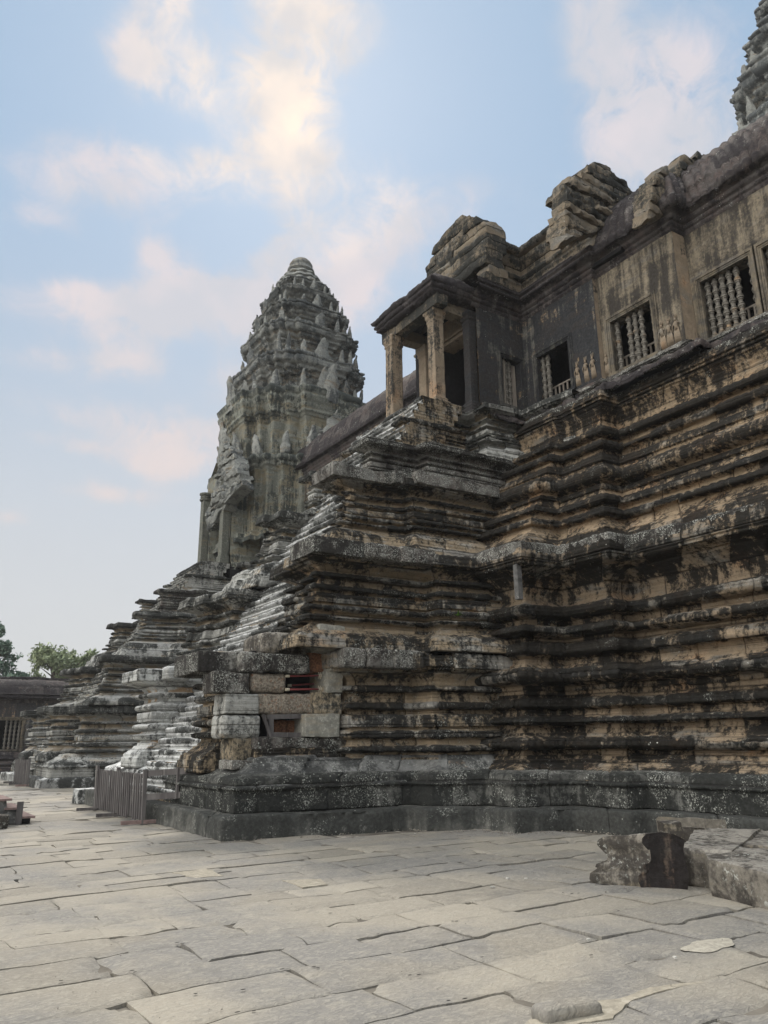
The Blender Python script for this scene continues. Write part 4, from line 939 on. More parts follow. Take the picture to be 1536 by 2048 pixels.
gable('gable', [(612, 905), (618, 885), (628, 868), (640, 858), (655, 862), (670, 872), (684, 880), (690, 900), (670, 930)], 'y', 33.6, .6, ST_TOWER, tw, res=.1, seed=10, amp=.10)
# great central tower, mostly beyond the right edge
tower('temple_tower', 44.9, 15.6, 15.2, 2.0, 'great central tower, only its ribbed left flank entering at the top right edge', 300, res=.2)
# ================================================================== PAVEMENT
def pave_mat():
    m, nt, N, L, b = nodes_of('paving_sandstone'); q = NB(nt); b.inputs['Roughness'].default_value = .78; b.inputs['Specular IOR Level'].default_value = .3
    geo = N.new('ShaderNodeNewGeometry'); P = geo.outputs['Position']
    blk = q.attr('blk'); n1 = q.noise(P, .5, 5, .6, .4); n2 = q.noise(P, 3.5, 6, .65, .3); n3 = q.noise(P, 26, 5, .7); rip = q.noise(q.mapping(P, (13, 27, 9)), 1.0, 5, .6, 1.6)
    c = q.mix(blk, (.19, .172, .14), (.285, .258, .208))
    c = q.mix(q.ramp(n1, .40, .62), c, (.165, .158, .145)); c = q.mix(q.m('MULTIPLY', q.ramp(n2, .52, .72), .5), c, (.30, .275, .222))
    c = q.mix(q.m('MULTIPLY', q.ramp(rip, .45, .62), .38), c, (.345, .325, .27)); c = q.mix(q.m('MULTIPLY', q.ramp(n3, .54, .75), .45), c, (.12, .108, .095))
    c = q.mix(q.m('MULTIPLY', q.ramp(q.noise(P, 1.3, 6, .7, .3), .62, .72), .35), c, (.13, .12, .11))
    c = q.mix(q.m('MULTIPLY', q.ramp(q.noise(P, .8, 6, .72, .6), .56, .66), .45), c, (.115, .108, .096))
    c = q.mix(q.m('MULTIPLY', q.ramp(q.noise(P, 7, 5, .7), .62, .70), .5), c, (.10, .092, .08))
    ed = q.m('ADD', q.attr('jd'), q.m('MULTIPLY', q.m('SUBTRACT', n2, .5), .16)); ed = q.m('ADD', ed, q.m('MULTIPLY', q.m('SUBTRACT', n3, .5), .05))
    c = q.mix(q.m('MULTIPLY', q.m('MULTIPLY', q.ramp(ed, -.01, .035, 1., 0.), .4), q.ramp(q.noise(P, .9, 4, .6), .42, .60)), c, (.10, .092, .078))
    L.new(c, b.inputs['Base Color'])
    bp = N.new('ShaderNodeBump'); bp.inputs['Strength'].default_value = .8; bp.inputs['Distance'].default_value = .016
    L.new(q.m('ADD', q.m('MULTIPLY', rip, 1.3), q.m('ADD', q.m('MULTIPLY', n3, .5), n2)), bp.inputs['Height']); L.new(bp.outputs[0], b.inputs['Normal'])
    return m
PAVE = pave_mat()
SAND = plain('joint_earth', (.17, .155, .13), (.06, .053, .045), 1.1, rough=.95, bump=.4, spots=(.42, .39, .33))
g = mesh_obj('ground', [(-220, -220, -.030), (320, -220, -.030), (320, 320, -.030), (-220, 320, -.030)], [(0, 1, 2, 3)], SAND); tag(g, kind='structure')
def paving():
    V = []; F = []; BL = []; JJ = []; nV = 0
    rs = np.random.RandomState(5)
    y = .6
    holes = []
    while y < 50.5:
        far = y > 16
        w = rs.uniform(.36, .74) if not far else rs.uniform(.6, 1.0)
        x = -9 - rs.rand() if not far else -14-rs.rand()
        xmax = 12.6 if y < 9.6 else (10.3 if y < 12 else (6.2 if y < 24 else (9 if y < 31 else 6.8)))
        if y > 42: xmax = 12
        while x < xmax:
            l = rs.uniform(.55, 1.35)*(1 if y < 16 else 1.3)
            near = (y < 10 and -3 < x < 9)
            res = .055 if near else (.11 if y < 16 else .4)
            nx = max(2, int(l/res)); ny = max(2, int(w/res))
            z0 = rs.normal(0, .004 if not far else .006); tx, ty = rs.normal(0, .006, 2)
            skew = rs.normal(0, .03); wy = rs.normal(0, .02)
            gx = np.linspace(0, 1, nx+1); gy = np.linspace(0, 1, ny+1); GX, GY = np.meshgrid(gx, gy)
            tight = rs.rand() < .55; gap = rs.uniform(-.001, .002) if tight else rs.uniform(.002, .009)
            X = x+gap+(l-2*gap)*GX; Y = y+gap+(w-2*gap)*GY
            P = np.stack([X, Y, 0*X], -1)
            wob = fbm(P*[.9, .9, 0]+[0, 0, 1.7], .8, 4)*.15; wob2 = fbm(P*[.9, .9, 0]+[0, 0, 9.7], .8, 4)*.15
            fine = fbm(P+[0, 0, 3.], 4, 3)*.024
            X2 = X+wob+fine+skew*(GY-.5); Y2 = Y+wob2+fine+wy*(GX-.5)
            e = np.minimum(np.minimum(GX, 1-GX)*l, np.minimum(GY, 1-GY)*w)
            # broken corners
            cr = rs.randint(0, 4); cx_, cy_ = cr % 2, cr//2
            cd = np.hypot((GX-cx_)*l, (GY-cy_)*w); ca = rs.uniform(.0, .13) if rs.rand() < .5 else 0
            Zs = z0+tx*(GX-.5)+ty*(GY-.5)+fbm(P, 2.2, 3)*.008-(.004 if tight else .012)*np.clip(1-e/.035, 0, 1)**2
            Zs = Zs-.045*np.clip((ca-cd)/.04, 0, 1)
            chip = np.clip(fbm(P+[0, 0, 21.], 2.6, 3)-.22, 0, 1)*np.clip(1-e/.14, 0, 1); Zs = Zs-.10*chip
            idx = np.arange(X.size).reshape(X.shape)+nV
            V.append(np.stack([X2, Y2, Zs], -1).reshape(-1, 3)); F.append(np.stack([idx[:-1, :-1], idx[:-1, 1:], idx[1:, 1:], idx[1:, :-1]], -1).reshape(-1, 4))
            b_ = rs.rand(); BL.append(np.full(X.size, b_)); JJ.append(e.ravel()); nV += X.size
            ring = np.concatenate([idx[0, :], idx[1:, -1], idx[-1, -2::-1], idx[-2:0:-1, 0]])
            rv = np.concatenate(V)[ring] if False else V[-1][ring-(nV-X.size)].copy(); rv[:, 2] -= .06
            V.append(rv); k = len(ring); b2 = np.arange(k)+nV; nV += k; BL.append(np.full(k, b_*.5)); JJ.append(np.zeros(k))
            F.append(np.stack([ring, b2, np.roll(b2, -1), np.roll(ring, -1)], -1))
            x += l
        y += w
    o = mesh_obj('pavement', np.concatenate(V), np.concatenate(F), PAVE, None, {'blk': np.concatenate(BL), 'jd': np.concatenate(JJ)}, sharp=50)
    tag(o, kind='structure')
paving()
# ================================================================== BROKEN CORNER: loose and replacement blocks
def blk(px0, py0, px1, py1, mat, name, dep=.7, y=14.42, seed=0, rnd=.16, amp=.022, low=.045, tilt=(0, 0), rz=-.04, parent=None, grow=1.0):
    a = on(px0, (py0+py1)/2, 'y', y); b = on(px1, (py0+py1)/2, 'y', y); t = on((px0+px1)/2, py0, 'y', y); u = on((px0+px1)/2, py1, 'y', y)
    w = (b[0]-a[0])*grow; h = t[2]-u[2]; c = ((a[0]+b[0])/2, y+dep/2, (t[2]+u[2])/2)
    return rough_block(name, c, (w, dep, h*1.01), mat, parent or sa, rz=rz, tilt=tilt, rnd=rnd, amp=amp, low=low, res=.045, seed=seed)
blk(430, 1344, 501, 1385, ST_SLAB, 'corner_block', seed=1, rnd=.06)
blk(452, 1386, 519, 1427, ST_GREY, 'corner_block', seed=2, rnd=.08)
blk(447, 1429, 524, 1477, ST_GREY, 'corner_block', seed=3, rnd=.22)
blk(468, 1477, 513, 1522, ST_SMOOTH, 'corner_block', seed=4, rnd=.04, y=14.5)
blk(511, 1474, 700, 1496, ST_SLAB, 'course_block', seed=5, rnd=.15, y=14.3, dep=.6)
blk(513, 1496, 700, 1521, ST_FLANK, 'course_block', seed=6, rnd=.1, y=14.28, dep=.6)
blk(466, 1520, 565, 1538, ST_SLAB, 'course_block', seed=7, rnd=.15, y=14.15, dep=.7)
blk(503, 1345, 576, 1386, LATERITE, 'laterite_block', seed=8, rnd=.30, amp=.03)
blk(515, 1387, 631, 1428, LATERITE, 'laterite_block', seed=9, rnd=.22, amp=.03)
blk(633, 1386, 684, 1428, ST_SMOOTH, 'replacement_block', seed=10, rnd=.05, y=14.2, dep=.8)
blk(656, 1340, 688, 1386, ST_SMOOTH, 'replacement_block', seed=11, rnd=.05, y=14.15, dep=.9)
blk(613, 1428, 680, 1473, ST_SMOOTH, 'replacement_block', seed=12, rnd=.05, y=14.2, dep=.9)
blk(400, 1303, 487, 1345, ST_SLAB, 'cap_block', seed=13, rnd=.07, y=14.75, dep=1.7)
blk(487, 1305, 530, 1345, ST_SLAB, 'cap_block', seed=14, rnd=.1, y=14.4, dep=1.6)
blk(530, 1308, 621, 1345, ST_SLAB, 'cap_block', seed=15, rnd=.12, y=14.3, dep=1.6, tilt=(0, -.03))
blk(621, 1303, 664, 1344, LATRED, 'laterite_block', seed=16, rnd=.2, amp=.03)
blk(664, 1296, 692, 1342, ST_SMOOTH, 'replacement_block', seed=17, rnd=.05, y=14.05, dep=.9)
blk(632, 1262, 643, 1303, LATRED, 'laterite_block', seed=18, rnd=.1, y=14.3, dep=.6)
blk(641, 1250, 690, 1302, ST_SMOOTH, 'replacement_block', seed=19, rnd=.06, y=14.0, dep=.8, tilt=(0, .05))
blk(530, 1266, 634, 1310, ST_LOOSE, 'sloping_block', seed=20, rnd=.25, y=14.6, dep=1.3, tilt=(0, .0), low=.05)
blk(690, 1296, 735, 1337, ST_SLAB, 'ledge_block', seed=21, rnd=.12, y=13.55, dep=.9)
blk(737, 1297, 792, 1336, ST_SLAB, 'ledge_block', seed=22, rnd=.14, y=13.52, dep=.9)
blk(794, 1302, 868, 1338, ST_SLAB, 'ledge_block', seed=23, rnd=.1, y=13.42, dep=.9)
blk(575, 1386, 640, 1345, DARK, 'core', seed=24, y=14.95, dep=.4) if False else None
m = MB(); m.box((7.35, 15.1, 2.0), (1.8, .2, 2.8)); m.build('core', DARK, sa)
# slabs of the third stage
for i, (a, b2, c, d2) in enumerate(((668, 938, 795, 972), (792, 960, 838, 988), (838, 958, 1000, 1004))):
    yy = (15.55, 15.3, 15.0)[i]
    p = on(a, b2, 'y', yy); q_ = on(c, (b2+d2)/2+ (12 if i == 2 else 8), 'y', yy)
    rough_block('ledge_block', ((p[0]+q_[0])/2, yy+.6, 8.02), (q_[0]-p[0], 1.2, .34), ST_SLAB, sa, rnd=.1, amp=.03, low=.05, seed=60+i, rz=-.02)
for i, (a, c) in enumerate(((630, 729), (736, 805), (806, 872))):
    yy = (13.72, 13.62, 13.55)[i]; p = on(a, 1095, 'y', yy); q_ = on(c, 1100, 'y', yy)
    rough_block('ledge_block', ((p[0]+q_[0])/2, yy+.6, 5.52), (q_[0]-p[0], 1.2, .36), ST_SLAB, sa, rnd=(.05, .3, .12)[i], amp=.02, low=.04, seed=70+i, rz=-.03)
# steel props
def props(py, label):
    e = empty('adjustable_props', tuple(on(617, py, 'y', 14.5)), label, 'steel props', 'red props bracing the broken corner')
    a = on(574, py+1, 'y', 14.42); b = on(662, py, 'y', 14.42); a2 = on(578, py-7, 'y', 14.8); b2 = on(652, py-12, 'y', 14.8)
    MB().tube([a, b], [.019, .019], 10).build('tube', REDMETAL, e, smooth=True); MB().tube([a2, b2], [.018, .018], 10).build('tube', REDMETAL, e, smooth=True)
    m = MB()
    for p in (a, a2): m.tube([np.array(p)-[.03, 0, 0], np.array(p)+[.05, 0, 0]], [.03, .03], 8)
    for f in (.72, .76, .80): c = np.array(a)+(np.array(b)-np.array(a))*f; m.tube([c-[.012, 0, 0], c+[.012, 0, 0]], [.042, .042], 8); m.bar(c-[0, 0, .07], c+[0, .02, .07], .014)
    c = np.array(b2); m.tube([c-[.05, 0, 0], c+[.04, 0, 0]], [.045, .045], 8)
    m.build('collar', BRASS, e)
props(1351, 'upper pair of red steel props wedged in the dark gap between pale blocks')
props(1378, 'lower pair of red steel props, just above the long pitted block')
# timber frame in the hole
def tp(x, y, d=14.45): return on(x, y, 'y', d)
tf = empty('timber_shoring', tuple(tp(572, 1472)), 'small grey timber frame shoring a square hole in the broken corner', 'timber frame')
for nm, a, b, w in (('beam', (533, 1434), (613, 1432), .085), ('beam', (536, 1469), (612, 1470), .085), ('upright', (541, 1432), (541, 1470), .10), ('upright', (606, 1432), (606, 1470), .10)):
    MB().bar(tp(*a), tp(*b), w, .09).build(nm, WOOD, tf)
pk = MB().bar(tp(526, 1429, 14.38), tp(541, 1474, 14.36), .07, .05).build('plank', WOOD); tag(pk, 'short grey plank leaning in the dark slot left of the timber frame', 'plank')
for i, (a, b2) in enumerate(((549, 575), (576, 601))):
    o = blk(a, 1441, b2, 1467, LATRED, 'laterite_block', seed=30+i, y=14.75, dep=.3, rnd=.2, amp=.02)
# concrete post under the ledge
c0 = on(1036, 1195, 'x', 11.35); c1 = on(1036, 1130, 'x', 11.35)
po = rough_block('prop_post', ((c0[0]+c1[0])/2, (c0[1]+c1[1])/2, (c0[2]+c1[2])/2), (.13, .13, c1[2]-c0[2]+.1), CONC, None, rnd=.05, amp=.004, low=.0, res=.06)
tag(po, 'slim grey concrete post propping the stone ledge at the inner corner', 'post')
# little green plant rooted in the wall
def sprig(px_, py_, yy, label, n=16, sz=.1):
    c = on(px_, py_, 'y', yy); m = MB(); rr = random.Random(4)
    for k in range(n):
        a = rr.uniform(0, 6.28); e = rr.uniform(.2, 1.2); l = sz*rr.uniform(.7, 1.6); d = np.array([math.cos(a)*math.cos(e), math.sin(a)*math.cos(e)-.3, math.sin(e)]); p = c+d*l; w = np.cross(d, (0, 0, 1.)); w = w/np.linalg.norm(w)*sz*.22
        m.add([c, c+d*l*.5+w, p, c+d*l*.5-w], [(0, 1, 2, 3)])
    o = m.build('plant', plain('fresh_leaf', (.10, .19, .035), (.06, .12, .02), 12, bump=0)); tag(o, label, 'plant')
sprig(916, 1232, 13.05, 'tiny green plant sprouting from a joint in the stair flank')
# ================================================================== FALLEN STONES, right foreground
def gz(x, y, z=0.): return on(x, y, 'z', z)
def quadblock(name, pts, z0, h, seed, label, group=None, mat=ST_LOOSE, tilt=(0, 0), rnd=.10, amp=.015, low=.03):
    """pts: four footprint corners on the ground; worn block with that plan"""
    Q = np.array([tuple(p)[:2] for p in pts]); c = Q.mean(0)
    def prof(P):
        u = (P[:, 0]+1)/2; v = (P[:, 1]+1)/2
        xy = (Q[0]*(1-u)[:, None]+Q[1]*u[:, None])*(1-v)[:, None]+(Q[3]*(1-u)[:, None]+Q[2]*u[:, None])*v[:, None]-c
        e = np.clip((np.abs(P[:, 2])-.8)/.2, 0, 1)**2*.03
        xy = xy*(1-e)[:, None]
        return np.concatenate([xy, P[:, 2:3]*h/2], 1)/(np.array([dx, dy, h])/2)
    dx = Q[:, 0].ptp() if hasattr(Q[:, 0], 'ptp') else np.ptp(Q[:, 0]); dy = np.ptp(Q[:, 1])
    o = rough_block(name, (c[0], c[1], z0+h/2), (dx, dy, h), mat, None, rnd=rnd, amp=amp, low=low, res=.035, seed=seed, prof=prof, tilt=tilt)
    return tag(o, label, 'stone block', group)
FG_ = 'fallen temple blocks lying on the paving'
quadblock('fallen_block', [gz(1424, 1792), gz(1560, 1826), (8.9, 5.55), (8.55, 6.32)], -.01, .37, 1, 'nearest fallen block at the right edge, dark sides blotched with pale lichen', FG_, tilt=(.02, -.03))
quadblock('fallen_block', [gz(1366, 1772), gz(1475, 1780), (10.5, 6.75), (9.65, 7.2)], -.01, .40, 2, 'squat fallen block between the moulded fragment and the nearest block', FG_, tilt=(.0, .0))
quadblock('fallen_block', [gz(1478, 1755), gz(1600, 1760), (10.6, 6.6), (10., 7.3)], -.01, .37, 3, 'fallen block at the right edge behind the lichen-blotched one, only its pale top edge showing', FG_)
quadblock('fallen_block', [gz(1400, 1700), gz(1560, 1715), (11.35, 7.3), (10.3, 8.3)], -.01, .30, 4, 'long flat fallen slab with pale rippled top, behind the squat block', FG_, tilt=(0, .04))
quadblock('fallen_block', [gz(1402, 1685), gz(1600, 1690), (11.6, 8.0), (10.9, 8.8)], .0, .36, 5, 'farthest fallen slab, flat and closest to the terrace base', FG_, tilt=(.0, .02))
quadblock('fallen_chunk', [(9.75, 7.78), (9.98, 7.62), (10.15, 7.85), (9.92, 8.02)], .3, .14, 6, 'small broken chunk resting on the flat fallen slab', None)
# moulded fragment lying on its side
def fragment():
    e = empty('moulded_fragment', tuple(gz(1285, 1775)), 'upturned cornice fragment with stepped carved edge and dark broken face', 'stone fragment')
    c = gz(1308, 1776); rt = np.array([.62, -.785]); de = np.array([-.42, .91]); L_ = 12; n_sub = []
    out = [(-.14, 0), (-.16, .05), (-.15, .11), (-.07, .135), (-.065, .16), (-.10, .18), (-.09, .215), (-.03, .235), (.0, .26), (.0, .36), (-.05, .385), (-.075, .42), (-.07, .47), (-.02, .515), (.14, .535), (.27, .525), (.38, .47), (.35, .38), (.355, .25), (.37, .12), (.36, 0)]
    V = []; n = len(out)
    for k in range(L_+1):
        t = k/L_*.50; g_ = 1+.35*(k/L_)
        for a, b in out: V.append((c[0]+rt[0]*(a*(g_ if a < 0 else 1)+.0)+de[0]*t, c[1]+rt[1]*(a*(g_ if a < 0 else 1))+de[1]*t, b*1.08*(1-.10*k/L_)))
    V = np.array(V); G = np.stack([fbm(V+k*4, 6, 3) for k in range(3)], 1)*.013; G[:, 2] *= (V[:, 2] > .02); V = V+G
    F = [(k*n+i, (k+1)*n+i, (k+1)*n+(i+1) % n, k*n+(i+1) % n) for k in range(L_) for i in range(n)]; m0 = len(F)
    cen = V[:n].mean(0)+np.array([.02, .02, .0]); V = np.vstack([V, cen, V[-n:].mean(0)]); q_ = len(V)-2
    F += [(q_, i, (i+1) % n) for i in range(n)]+[(q_+1, L_*n+(i+1) % n, L_*n+i) for i in range(n)]
    brk = stone('stone_dark_break', black=.95, tan=.7, orange=1, lichen=.0, grey=(.07, .06, .05), tanc=(.115, .088, .068), joints=0, seed=31, streak=.8, blackc=(.012, .011, .011))
    at = {'jd': np.full(len(V), .3), 'blk': np.full(len(V), .6), 'prot': np.zeros(len(V))}
    mesh_obj('moulded_side', V, F, ST_LOOSE, e, at, sharp=35, mats=[ST_LOOSE, brk], mi=[0]*m0+[1]*n+[0]*n)
    p_ = gz(1236, 1768); rough_block('toe', (p_[0]+.06, p_[1]+.16, .09), (.26, .30, .18), ST_LOOSE, e, rz=.5, rnd=.35, amp=.01, seed=9, res=.04)
fragment()
hm = plain('lifting_hole', (.02, .018, .016), bump=0)
V = []; F = []
for i, (x, y) in enumerate(((122, 1961), (264, 1941), (270, 1944), (354, 1885), (366, 1887), (564, 1938), (575, 1942), (628, 1933), (636, 1935), (475, 2024), (508, 2021), (486, 1979), (391, 1987), (838, 1854), (905, 1842), (913, 1842), (820, 1950), (838, 1949), (897, 2001), (930, 1997), (756, 1868), (1115, 1854), (1237, 1821), (1144, 1787), (1157, 1786), (1254, 1868), (964, 1914), (1182, 1910), (520, 1778), (660, 1826))):
    p = gz(x, y, .012); a = len(V)
    V += [(p[0]+.012*math.cos(t)*(1.3+.4*(i % 2)), p[1]+.010*math.sin(t), .0125) for t in np.linspace(0, 2*math.pi, 9)[:-1]]; F.append(tuple(range(a, a+8)))
o = mesh_obj('lifting_holes', V, F, hm, smooth=False); tag(o, kind='structure')
def ribbon(name, pts, label=None, cat=None, kind=None, z=.005, seed=0, mat=None):
    """thin worn patch with the outline pts (picture coordinates carried to the ground)"""
    P = np.array([gz(x, y) for x, y in pts]); Q = []
    for i in range(len(P)):
        a, b = P[i], P[(i+1) % len(P)]; n_ = max(1, int(np.linalg.norm(b-a)/.05)); Q += [a+(b-a)*t/n_ for t in range(n_)]
    Q = np.array(Q); Q[:, 0] += fbm(Q+seed, 6, 3)*.03; Q[:, 1] += fbm(Q+seed+9, 6, 3)*.03; Q[:, 2] = z
    m_ = len(Q); Qb = Q.copy(); Qb[:, 2] -= .05; area = np.sum(Q[:, 0]*np.roll(Q[:, 1], -1)-np.roll(Q[:, 0], -1)*Q[:, 1])
    if area < 0: Q = Q[::-1]; Qb = Qb[::-1]
    Fr_ = [tuple(range(m_))]+[(i, m_+i, m_+(i+1) % m_, (i+1) % m_) for i in range(m_)]
    o = mesh_obj(name, np.vstack([Q, Qb]), Fr_, mat or plain('sandy_fill', (.33, .30, .24), (.22, .20, .16), 14, bump=.8, spots=(.36, .33, .27)), smooth=False)
    return tag(o, label, cat, kind=kind)
ribbon('sand', [(1010, 2075), (1060, 2040), (1120, 2036), (1175, 2004), (1240, 1998), (1300, 1975), (1400, 1963), (1405, 1966), (1310, 1986), (1250, 2010), (1225, 2040), (1160, 2046), (1110, 2075)], kind='structure')
ribbon('repair_slab', [(345, 1746), (415, 1738), (446, 1752), (388, 1757)], 'small pale repair slab set in the left paving', 'paving patch', seed=5)
ribbon('repair_slab', [(566, 1761), (640, 1758), (656, 1769), (606, 1776)], 'pale yellowish repair slab in the paving, before the plinth corner', 'paving patch', seed=6)
pl_ = gz(1135, 2030); lump = rough_block('worn_stone', (pl_[0], pl_[1], .02), (.42, .16, .09), PAVE, None, rz=-.15, rnd=.4, amp=.02, seed=41, res=.03); tag(lump, 'low worn stone poking from the sandy crack at the bottom edge', 'stone block')
# grit gathered along the terrace foot and round the fallen stones
def grit():
    rs = np.random.RandomState(8); m = MB(); sp = []
    foot = [(5.2, 13.1), (8.8, 12.7), (8.8, 12.2), (9.8, 11.85), (9.85, 11.0), (11.1, 10.75), (11.15, 9.5), (11.5, 9.4), (11.6, 7.)]
    for i in range(420):
        k = rs.randint(0, len(foot)-1); t = rs.rand(); a, b = np.array(foot[k]), np.array(foot[k+1]); p = a+(b-a)*t+np.array([-1, -1])*abs(rs.normal(0, .16)); sp.append((p, rs.uniform(.006, .022)))
    for i in range(260): sp.append((np.array([8.3+rs.normal(0, .9), 6.9+rs.normal(0, .7)]), rs.uniform(.004, .013)))
    for i in range(500): sp.append((np.array([rs.uniform(-1, 9), rs.uniform(2.5, 13)]), rs.uniform(.003, .008)))
    for p, s_ in sp:
        d = rs.normal(size=(6, 3)); d /= np.linalg.norm(d, axis=1, keepdims=True)
        V = np.array([(s_, 0, 0), (0, s_, 0), (-s_, 0, 0), (0, -s_, 0), (0, 0, s_*.7), (0, 0, -s_*.4)])*rs.uniform(.7, 1.3, (6, 1))+np.array([p[0], p[1], .012])
        m.add(V, [(0, 1, 4), (1, 2, 4), (2, 3, 4), (3, 0, 4), (1, 0, 5), (2, 1, 5), (3, 2, 5), (0, 3, 5)])
    o = m.build('grit', plain('grit', (.26, .24, .20), (.09, .08, .07), 3, bump=0)); tag(o, kind='stuff')
grit()
# chips and pebbles
rs = np.random.RandomState(3)
for i, (x, y) in enumerate(((1052, 1759), (1015, 1759), (985, 1776), (1155, 1661), (1177, 1882), (1350, 1918), (830, 1668), (1245, 1662))):
    p = gz(x, y); o = rough_block('stone_chip', (p[0], p[1], .012), (.03+.025*rs.rand(), .022, .016), plain('pale_chip', (.48, .47, .43), bump=0), None, rz=rs.rand()*3, res=.02, amp=.004, low=0, seed=i)
    tag(o, 'small white stone chip lying on the paving', 'stone chip', 'white chips scattered on the paving')
pt = gz(1418, 1890); V = []; n = 26
for k in range(n):
    t = 2*math.pi*k/n; r_ = .19*(1+.18*math.sin(t*2+1)+.1*math.sin(5*t)); V.append((pt[0]+r_*math.cos(t)*1.4, pt[1]+r_*math.sin(t)*.8, .000))
o = mesh_obj('mortar_patch', np.array(V+[(pt[0], pt[1], .022)]), [(k, (k+1) % n, n) for k in range(n)], plain('pale_mortar', (.40, .375, .31), (.27, .25, .21), 24, bump=.8)); tag(o, 'pale rounded mortar patch set in the right foreground paving', 'patch')
# ================================================================== TIMBER BARRIERS
def barrier(loc, label, y0, y1, x, side):
    e = empty('timber_barrier', (x, (y0+y1)/2, 0), label, 'barrier', 'slatted barriers across the stair feet')
    rr = random.Random(int(y0)); half = (y0+y1)/2; lean = .10
    m = MB()
    for p in (y0, half+.05, y1): m.bar((x+.05, p, .0), (x+.05-lean*.3, p, 1.06), .075)
    m.build('post', WOOD, e)
    m = MB()
    for z in (.16, .93): m.bar((x+.06, y0, z), (x+.06, y1, z), .04, .07)
    m.build('rail', WOOD, e)
    k = y0+.08; i = 0
    while k < y1-.04:
        a = rr.uniform(-.03, .03)+.06; h = rr.uniform(.93, 1.0)
        MB().bar((x, k, .08+rr.uniform(-.03, .03)), (x-.02, k+a, h), .028, .062).build('slat', WOOD, e)
        k += .165
    for p in (y0, half+.05, y1): MB().bar((x-.38, p+.03, .045), (x+.34, p-.02, .045), .075, .07).build('foot', TREAD if p == y0 else WOOD, e)
    if side:
        m = MB()
        for z in (.98, .52): m.bar((x+.08, y0, z), (x+.95, y0-.95, z+.08), .045, .12)
        m.bar((x+.55, y0-.52, .50), (x+.55, y0-.52, 1.1), .05, .08)
        m.build('side_rail', WOOD, e)
barrier(None, 'grey slatted timber barrier with side rail, guarding the near stairway foot', 16.85, 20.9, 4.95, True)
barrier(None, 'distant slatted timber barrier leaning at the farther stairway foot', 34.2, 37.4, 5.5, False)
# ================================================================== low metal-edged steps at the left edge
st = empty('visitor_steps', (2.6, 18.8, 0), 'low stair of rusty treads on rough concrete, cut by the left edge', 'steps')
tops = [(70, 1631.5), (46, 1614), (24, 1597)]
P_ = [on(x, y, 'y', 18.5) for x, y in tops]
lastx = P_[0][0]
for i, p in enumerate(P_):
    nx_ = P_[i+1][0] if i < 2 else p[0]-2.2
    MB().box(((p[0]+nx_)/2-.06, 19.2, p[2]-.02), (p[0]-nx_+.12, 1.5, .04)).build('tread', TREAD, st)
    rough_block('riser_block', ((p[0]-.08+nx_-.3)/2, 19.2, (p[2]-.04)/2), (p[0]-.08-nx_+.3, 1.36, p[2]-.05), CONC if i else DARK, st, rnd=.04, amp=.012, low=.02, seed=i, res=.09)
pq = on(38, 1630, 'y', 18.48); MB().box((pq[0], 18.47, .22), (.12, .05, .44)).build('post', WOOD, st)
o = rough_block('kerb_stone', (on(-6, 1650, 'y', 18.0)[0], 18.0, .12), (.36, .5, .26), ST_LOOSE, None, rnd=.15, seed=77); tag(o, 'short pale kerb stone beside the rusty treads at the left edge', 'stone block')
pl = rough_block('loose_lump', tuple(on(352, 1347, 'y', 19.4)), (.62, .5, .36), ST_SILV, None, rnd=.3, amp=.03, seed=12); tag(pl, 'bleached white stone lump lying on the stair wall beyond the flight', 'stone block')
kb = rough_block('plinth_end_block', (5.35, 23.55, .19), (.55, .7, .38), ST_PALE, sa, rnd=.05, seed=13)
# ================================================================== COURTYARD GALLERY, far left
cg = empty('courtyard_gallery', (0, 49.5, 0), 'low dark gallery closing the courtyard far left, windows with stone balusters', 'gallery')
CG = [(-16, 49.5), (14, 49.5)]
cb_ = [(-1.6, 0), (-1.6, .18), (-1.25, .2), (-1.25, .38), (-1.0, .4)]+arc(.4, .56, -.98, -1.08, 5)+[(-.85, .58), (-.8, .68), (-.6, .7)]+arc(.7, .86, -.58, -.68, 5)+[(-.4, .88), (-.35, 1.0), (-.2, 1.02), (-.15, 1.12), (0, 1.15)]
sweep('base_moulding', CG, cb_, ST_ROOF, cg, res=.1, seed=90, amp=.02)
cops = []; x = .35
for k in range(12): cops.append((.6+k*2.35+.05, .6+k*2.35+1.65, 1.3, 2.9))
wall('wall', CG[0], CG[1], 1.1, 3.9, cops, stone('stone_courtyard_wall', black=.95, tan=.4, orange=-1, lichen=.2, grey=(.15, .145, .135), blackc=(.03, .03, .032), seed=33, streak=.9, joints=.4), cg, seed=61, res=.3)
for k, o_ in enumerate(cops):
    if k < 7: continue
    window(cg, CG[0], (1, 0), (0, 1), o_[0], o_[1], o_[2], o_[3], [0, 1, 3, 4, 5, 6] if k == 9 else [0, 1, 2, 3, 4, 5, 6], rail=False, mat=ST_WALL)
sweep('cornice', CG, [(s, z-10.95) for s, z in cor2], ST_ROOF, cg, res=.1, seed=91, scallop=.01)
vc = [(-.30, 4.3), (-.42, 4.32), (-.44, 4.42), (-.3, 4.5)]+[(-.25+1.5*(t/1.5)**1.6, 4.5+.95*math.sin(t)**.9) for t in np.linspace(.12, 1.5, 8)]+[(1.2, 5.5), (1.2, 5.6), (1.5, 5.62), (3, 5.5)]
vc = [(s, z-.25) for s, z in vc]
sweep('roof', CG, vc, ST_ROOF, cg, res=.09, seed=92, rib=.05, ribper=.26, low=.05, course=.6, blen=1.2)
m = MB(); m.box((-1, 51.6, 2.5), (30, .2, 3)); m.box((-1, 50.7, 3.9), (30, 1.9, .1)); m.build('inner_wall', DARK, cg)
